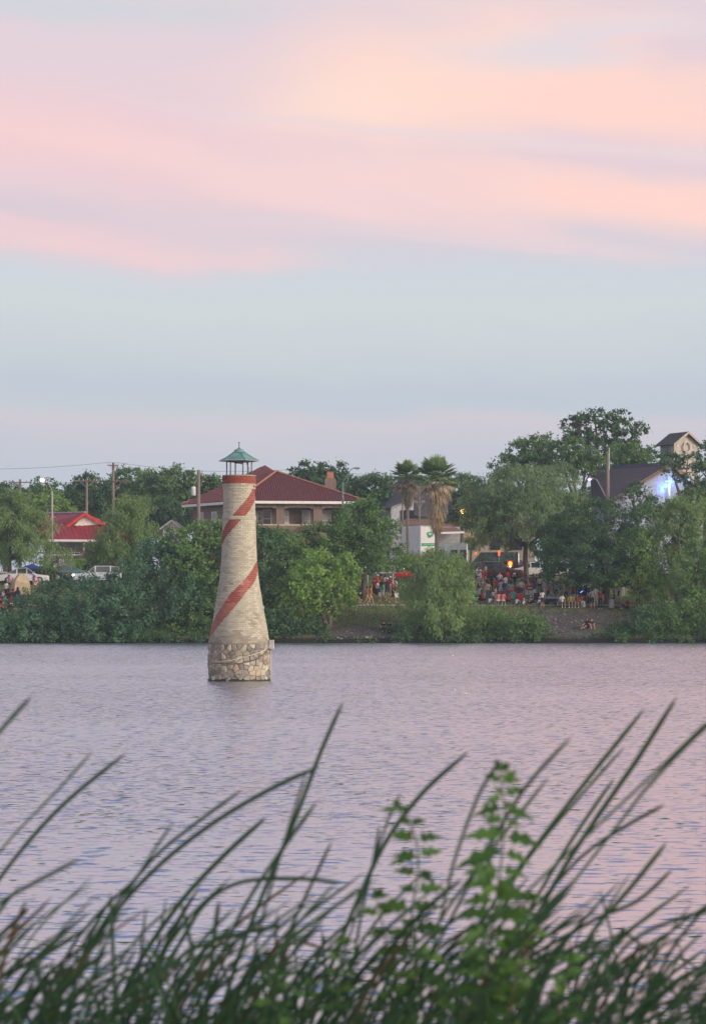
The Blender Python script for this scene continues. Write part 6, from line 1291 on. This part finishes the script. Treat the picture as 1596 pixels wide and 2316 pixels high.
    MB().tube([(0, 0, 0), (0, 0, H - .3)], .05, 6).build('post', STEEL, t); MB().box((0, 0, H - .02), (.58, .2, .66)).build('housing', plain('barrel_red', .5, .03, .02, .5), t); MB().ball((0, -.12, H), (.20, .06, .23)).build('lens', mat('amber_glow', (1, .35, .03), emit=(1, .30, .03), es=2.5), t, True); MB().ball((0, -.12, H - .28), (.12, .05, .08)).build('lower_lens', mat('pale_amber_glow', (1, .7, .4), emit=(1, .65, .35), es=2.5), t, True)
tent_and_flags()

# ------------------------------------------------------------------ bank grass
def bank_grass():
    r = np.random.default_rng(5); n = 26000; Y = np.concatenate([r.uniform(200.6, 211.8, n // 2), r.uniform(214.6, 232, n // 4), 200.6 + r.exponential(.5, n - n // 2 - n // 4)]); Y = np.clip(Y, 200.5, 236); X = r.uniform(-34, 34, n)
    bare = np.maximum(1 - np.hypot((X - 19.5) / 5.5, (Y - 206) / 7), 1 - np.hypot((X - 1) / 7.5, (Y - 202.5) / 3.4)); k = (r.random(n) > np.clip(bare * 2.2 + .1, 0, .97)) & ((Y > 202.2) | ((X > -3) & (X < 30) & (r.random(n) < .4))); X, Y = X[k], Y[k]; n = len(X)
    Z = np.interp(Y, PY, PZ) + .03; h = r.uniform(.12, .34, n) * np.where(Y > 214, .45, 1.0); w = r.uniform(.02, .05, n); a = r.uniform(0, PI, n); lx, ly = r.normal(0, .08, n), r.normal(0, .08, n)
    ax = np.stack([lx, ly, h], 1); L = np.linalg.norm(ax, axis=1); ax /= L[:, None]; sd = np.stack([np.cos(a), np.sin(a), 0 * a], 1)
    o = leaf_mesh('grass', np.stack([X, Y, Z + h / 2], 1), ax, sd, L, w * 2, r.random(n), leafmat('grass_blade', (.15, .20, .07), (.06, .10, .035)))
    tag(o, 'rough grass on the far bank', kind='stuff')
bank_grass()
def bank_stones():
    r = random.Random(12); b = MB()
    for i in range(420):
        X, Y = (r.gauss(19.5, 4), r.uniform(201, 210)) if r.random() < .65 else (r.uniform(-6, 8), r.uniform(200.6, 204)); s = r.uniform(.03, .10) * (1 if r.random() < .93 else 2.2); b.tint = r.random()
        b.ball((X, Y, zt(Y) + .02), (s * r.uniform(.8, 1.5), s, s * r.uniform(.5, .8)), 6, 4)
    tag(b.build('pebbles', mat('bank_stone', (.30, .28, .25), .95, c2=(.10, .095, .085), tint=True, scale=3), None, True), 'scattered pebbles on the worn far bank', kind='stuff')
bank_stones()

# ------------------------------------------------------------------ foreground cattails and weeds
CAT = leafmat('cattail_leaf', (.070, .145, .070), (.030, .072, .046)); CATD = leafmat('cattail_dry', (.17, .13, .075), (.09, .075, .045)); WEED = leafmat('weed_leaf', (.115, .25, .058), (.045, .12, .04)); WST = plain('weed_stem', .07, .13, .045, .7)
rf = random.Random(21)
def smooth_path(pts, n=7):
    out = []; m = len(pts)
    for i in range(m - 1):
        p0, p1, p2, p3 = pts[max(i - 1, 0)], pts[i], pts[i + 1], pts[min(i + 2, m - 1)]
        for s in range(n):
            t = s / n; out.append(tuple(.5 * ((2 * p1[k]) + (-p0[k] + p2[k]) * t + (2 * p0[k] - 5 * p1[k] + 4 * p2[k] - p3[k]) * t * t + (-p0[k] + 3 * p1[k] - 3 * p2[k] + p3[k]) * t ** 3) for k in range(2)))
    return out + [pts[-1]]
def blade(pts, Y, w, parent=None, base=None, mb=None, dY=.25, m_=None, n=6):
    if n < 6 and mb is None and rf.random() < .07 and len(pts) > 2:      # a leaf snapped and hanging over
        (x0, y0), (x1, y1) = pts[0], pts[1]; d = .5 * math.hypot(x1 - x0, y1 - y0); pts = [(x1 + d * rf.uniform(.5, .95), y1 + d * rf.uniform(.0, .55)), (x1 + d * .18, y1 - d * .06), (x1 + .0 * d, y1)] + list(pts[2:])
    """pts run from the tip down; the leaf carries on to the ground below"""
    l, k = pts[-1], pts[-2]; sx = (l[0] - k[0]) / max(20, l[1] - k[1]); sx = max(-1.1, min(.9, sx)); gy = 1371 + (EYE - zt(Y)) / (K * Y)
    if l[1] < gy - 200:
        h = gy - l[1]; pts = list(pts) + [(l[0] + sx * h * .34, l[1] + h * .35), (l[0] + sx * h * .60, l[1] + h * .7), (l[0] + sx * h * .72, gy)]
    sp = smooth_path(pts, n); N_ = len(sp); q = mb or MB(); q.tint = rf.random(); W = w * K * Y * .76; prev = None; tw = rf.uniform(-.5, .5)
    for i, (x, y) in enumerate(sp):
        t = i / (N_ - 1); yy = Y + dY * (t - .3); c = P(x, y, yy) - (base or Vector((0, 0, 0))); a = sp[min(i + 1, N_ - 1)]; b_ = sp[max(i - 1, 0)]
        d = Vector((a[0] - b_[0], 0, b_[1] - a[1])); d = d.normalized() if d.length > 0 else Vector((0, 0, 1)); s = Vector((-d.z, 0, d.x)); s = (s * math.cos(tw + t * .6) + Vector((0, 1, 0)) * math.sin(tw + t * .6))
        ww = W * min(1, .28 + (i / max(1, N_ * .10)) ** .75) * (.5 if i == 0 else 1); fold = Vector((0, .35 * ww, 0))
        st = len(q.v); q.v += [tuple(c - s * ww / 2), tuple(c + fold), tuple(c + s * ww / 2)]
        if prev is not None: q.face((prev, prev + 1, st + 1, st)); q.face((prev + 1, prev + 2, st + 2, st + 1))
        prev = st
    if mb is None: return q.build('leaf', m_ or CAT, parent, True)
EXPL = [
 ([(70, 1578), (0, 1655), (-130, 1810), (-260, 2000)], 13), ([(285, 1705), (150, 1815), (40, 1935), (-60, 2080), (-160, 2280)], 14), ([(210, 1700), (120, 1800), (10, 1915), (-90, 2060)], 8),
 ([(180, 1945), (90, 1992), (0, 2045), (-110, 2140)], 12), ([(775, 1590), (726, 1700), (665, 1860), (600, 2010), (545, 2150), (500, 2290)], 13), ([(722, 1736), (620, 1782), (490, 1858), (370, 1950), (265, 2060), (170, 2200)], 14),
 ([(392, 1862), (335, 1945), (270, 2060), (220, 2190)], 9), ([(602, 1850), (505, 1938), (410, 2040), (320, 2170), (260, 2290)], 15), ([(545, 1790), (440, 1866), (340, 1950), (240, 2080), (150, 2230)], 12), ([(716, 1815), (640, 1920), (560, 2040), (490, 2180)], 13),
 ([(692, 1750), (648, 1890), (595, 2070), (560, 2230)], 9), ([(1058, 1703), (960, 1790), (882, 1890), (830, 1990), (770, 2130), (720, 2270)], 14), ([(858, 1870), (842, 1960), (815, 2080), (790, 2230)], 11), ([(1292, 1668), (1190, 1780), (1110, 1910), (1030, 2060)], 12),
 ([(1457, 1605), (1340, 1750), (1215, 1910), (1100, 2070), (1020, 2220)], 15), ([(1530, 1578), (1440, 1720), (1350, 1850), (1260, 1990), (1170, 2160)], 15), ([(1640, 1605), (1560, 1680), (1470, 1775), (1380, 1890)], 12), ([(1412, 1690), (1310, 1805), (1205, 1930), (1120, 2060)], 9),
 ([(1502, 1822), (1415, 1870), (1320, 1935), (1230, 2030)], 13), ([(1507, 1908), (1425, 2010), (1340, 2110), (1250, 2260)], 17), ([(1130, 1722), (1082, 1800), (1030, 1940), (1000, 2060)], 12), ([(770, 1998), (690, 1990), (600, 1990), (530, 2002), (470, 2040), (420, 2110), (360, 2230)], 13),
 ([(1520, 1968), (1440, 2040), (1330, 2090), (1210, 2190)], 12), ([(1615, 2060), (1520, 2085), (1430, 2130), (1340, 2230)], 13), ([(1390, 1760), (1300, 1890), (1220, 2020), (1130, 2180)], 13), ([(905, 1798), (880, 1850), (845, 1950), (800, 2090)], 7),
 ([(495, 2040), (485, 2110), (475, 2200), (465, 2300)], 14), ([(455, 2050), (410, 2130), (350, 2220)], 13), ([(180, 2110), (120, 2150), (30, 2200), (-60, 2270)], 14), ([(1240, 1760), (1130, 1900), (1010, 2060), (930, 2200)], 11),
 ([(1596, 1640), (1500, 1730)], 9), ([(1290, 2000), (1220, 2080), (1130, 2180), (1060, 2300)], 13), ([(750, 1905), (700, 2010), (650, 2120), (610, 2250)], 11), ([(1045, 1990), (960, 2060), (880, 2150), (810, 2280)], 14), ([(640, 2095), (560, 2110), (460, 2140), (360, 2210)], 13), ([(65, 2055), (20, 2100), (-40, 2160)], 14)]
def cattails():
    names = ['tallest cattail leaf cluster rising at the far left edge', 'cattail with a long blunt leaf over the left water', 'slender faint cattail leaf at the left', 'cattail with a leaf bent low to the right at the left edge', 'cattail with one leaf reaching highest right below the lighthouse', 'cattail arching widest to the right below the lighthouse',
             'short thin cattail left of the arching ones', 'cattail with a broad straight leaf below the lighthouse reflection', 'cattail with a leaf curving behind the arching one', 'cattail leaning over the middle water with a pointed leaf', 'thin upright cattail in front of the middle water', 'cattail arching over the left leafy weed stem',
             'short upright cattail left of the leafy weeds', 'cattail leaning behind the tall leafy weed', 'cattail with a long leaf reaching up at the right', 'highest cattail leaf at the right side', 'cattail leaf cut by the right edge', 'faint thin cattail leaf between the two long right ones', 'cattail with a leaf bent flat towards the right', 'cattail with a thick leaf low at the right',
             'straight cattail just left of the tall leafy weed top', 'cattail with a leaf lying almost level in the middle',
             'cattail with a leaf bent flat at the right, below the thick one', 'cattail reaching out of the picture at the lower right', 'cattail crossing behind the thin faint leaf right of the tall weed', 'very thin cattail over the thinner leafy weed', 'short upright cattail in front of the middle reeds', 'short leaning cattail left of the short upright one', 'low cattail with a level leaf at the left edge',
             'cattail leaning behind the tall weed towards its top right', 'short cattail tip cut by the right edge above the others', 'short cattail right of the tall weed near the bottom', 'dark cattail between the middle leaf and the thinner leafy weed', 'cattail rising between the two tall leafy weeds', 'cattail lying nearly flat left of the middle', 'small cattail leaf tip at the left edge near the bottom']
    nth = ['first', 'second', 'third', 'fourth', 'fifth', 'sixth', 'seventh', 'eighth', 'ninth', 'tenth', 'eleventh']
    plants = []
    for i, (pts, w) in enumerate(EXPL):
        Y = 5.2 + ((i * 7) % 10) / 10 * 1.3; gx = pts[-1][0] - 300; b = P(gx, 1371, Y); b.z = zt(Y)
        t = thing('cattail_plant', names[i], 'cattail', b, 0, 'cattails along the near bank')
        blade(pts, Y, w, t, b); plants.append((t, b, Y, pts))
        for q in range(4):         # the plant's lower leaves
            x0, y0 = pts[-1][0] + rf.uniform(-90, 120), 2330; ty = rf.uniform(1960, 2230); ln = y0 - ty; lean = rf.uniform(.35, .95)
            tip = (x0 + ln * lean * 1.1, ty); mid = (x0 + ln * lean * .45, y0 - ln * .58); blade([tip, mid, (x0, y0), (x0 - 80 * lean, y0 + 160)], Y + rf.uniform(-.25, .25), rf.uniform(6, 12), t, b, m_=CATD if rf.random() < .14 else CAT, n=4)
    k = 0
    for i in range(22):
        Y = rf.uniform(4.9, 6.4); gx = -300 + i * 88 + rf.uniform(-30, 30); b = P(gx, 1371, Y); b.z = zt(Y)
        t = thing('cattail_plant', '%s cattail from the %s in the dense low front row' % ((nth[i], 'left') if i < 11 else (nth[21 - i], 'right')), 'cattail', b, 0, 'cattails along the near bank')
        for q in range(5):
            x0, y0 = gx + 180 + rf.uniform(-60, 110), 2340; ty = 2010 + 300 * rf.random() ** 1.1; ln = y0 - ty; lean = rf.choice((rf.uniform(.2, .6), rf.uniform(.5, 1.0), rf.uniform(-.2, .3))); tip = (x0 + ln * lean * 1.15, ty + ln * .06 * lean)
            blade([tip, (x0 + ln * lean * .5, y0 - ln * .6), (x0, y0), (x0 - 70 * lean, y0 + 160)], Y + rf.uniform(-.3, .3), rf.uniform(6, 13), t, b, m_=CATD if rf.random() < .16 else CAT, n=4)
    mb = MB()
    for i in range(480):           # undergrowth of short crossing leaves
        Y = rf.uniform(4.7, 6.6); x0 = rf.uniform(-200, 1700); y0 = 2400; ty = 2080 + 290 * rf.random() ** .7; ln = y0 - ty; lean = rf.gauss(.7, .7)
        blade([(x0 + ln * lean, ty), (x0 + ln * lean * .5, y0 - ln * .62), (x0, y0)], Y, rf.uniform(5, 11), None, None, mb, n=3)
    tag(mb.build('reed_undergrowth', CAT, None, True), 'dense dark undergrowth of crossing reed leaves', kind='stuff')
cattails()
def weed(label, stem, Y, leaf, step, top_size=.5, lobed=True, group='leafy weeds among the cattails'):
    sp = smooth_path(stem, 12); gy = 1371 + (EYE - zt(Y)) / (K * Y); b = P(stem[-1][0], 1371, Y); b.z = zt(Y); t = thing('leafy_weed', label, 'weed', b, 0, group)
    pts = [P(x, y, Y) - b for x, y in sp] + [Vector((0, 0, 0))]; MB().tube(pts, [.0016 + .0028 * min(1, i / len(pts)) for i in range(len(pts))], 5).build('stem', WST, t, True)
    L = 0; k = 0; last = None
    for i, (x, y) in enumerate(sp):
        if last is not None and y - last < step * (.55 + .45 * min(1, k / 6)): continue
        if y > 2420: break
        last = y; f = min(1, top_size + k * .08)
        for s in (-1, 1, rf.uniform(-.6, .6)) if k else (-1, 1, -.15, .3):
            ln = leaf * f * rf.uniform(.6, 1.25) * K * Y; up = rf.uniform(.25, .9) if k < 2 else rf.uniform(-.15, .55); d = Vector((s * rf.uniform(.8, 1.1), rf.uniform(-.6, .6), up)).normalized(); w = d.cross(Vector((0, -1, .6))).normalized(); nr = w.cross(d).normalized()
            o = P(x, y, Y) - b; q = MB(); q.tint = rf.random()
            prof = [(.0, .0), (.16, .04), (.30, .24), (.42, .10), (.58, .20), (.70, .08), (.84, .07), (1.0, 0)] if lobed else [(0, 0), (.2, .16), (.4, .22), (.65, .18), (.85, .09), (1, 0)]
            def pt(u, v): return o + d * (u * ln) + w * (v * ln) + Vector((0, 0, -.28 * u * u * ln)) + nr * (abs(v) * .35 * ln)
            for (u0, v0), (u1, v1) in zip(prof, prof[1:]):
                for sg in (-1, 1):
                    c = [pt(u0, 0), pt(u1, 0), pt(u1, v1 * sg)] + ([pt(u0, v0 * sg)] if v0 > 0 else [])
                    if v1 == 0: c = [pt(u0, 0), pt(u1, 0), pt(u0, v0 * sg)]
                    q.poly(c if sg > 0 else c[::-1])
            q.build('leaf', WEED, t)
        k += 1
weed('tallest bright green leafy weed standing in the right foreground', [(1133, 1748), (1140, 1850), (1132, 1960), (1115, 2080), (1105, 2200), (1100, 2330), (1090, 2600)], 5.3, 92, 30)
weed('thinner leafy weed with curled leaves left of the tallest weed', [(902, 1838), (938, 1890), (945, 1980), (930, 2080), (945, 2200), (960, 2330), (965, 2600)], 5.5, 84, 42, .55)
weed('low leafy weed in the shade left of the two tall weeds', [(852, 2035), (870, 2120), (880, 2220), (885, 2340), (890, 2600)], 5.5, 62, 52, .7)
weed('leafy weed at the bottom below the tallest weed with broad leaves', [(1200, 2040), (1180, 2120), (1160, 2220), (1150, 2340), (1150, 2600)], 5.3, 66, 44, .7)
weed('small leafy weed at the bottom in the middle', [(770, 2140), (766, 2220), (760, 2330), (760, 2600)], 5.4, 50, 44, .7, True)
weed('small leafy weed at the bottom left of the middle', [(628, 2215), (620, 2280), (612, 2360), (610, 2600)], 5.4, 54, 40, .8, True)
weed('small weed at the bottom between two small leafy weeds left of the tall ones', [(700, 2230), (690, 2290), (690, 2380), (690, 2600)], 5.4, 50, 46, .8, True)
weed('low weed at the bottom right in front of the dense reeds', [(1290, 2180), (1275, 2250), (1265, 2350), (1260, 2600)], 5.2, 70, 50, .8)
# ------------------------------------------------------------------ evening haze over the lake
hz = MB().box((0, 560, 10), (2420, 1300, 26)); hm = bpy.data.materials.new('evening_haze'); hm.use_nodes = True; hn = hm.node_tree; hn.nodes.remove(hn.nodes['Principled BSDF'])
pv = hn.nodes.new('ShaderNodeVolumePrincipled'); pv.inputs['Color'].default_value = (.60, .82, 1.0, 1); pv.inputs['Density'].default_value = .0003; pv.inputs['Anisotropy'].default_value = 0.0
hn.links.new(pv.outputs[0], hn.nodes['Material Output'].inputs['Volume'])
tag(hz.build('haze', hm), 'thin evening haze over lake and shore', kind='stuff')
print('leaves', NLEAF)
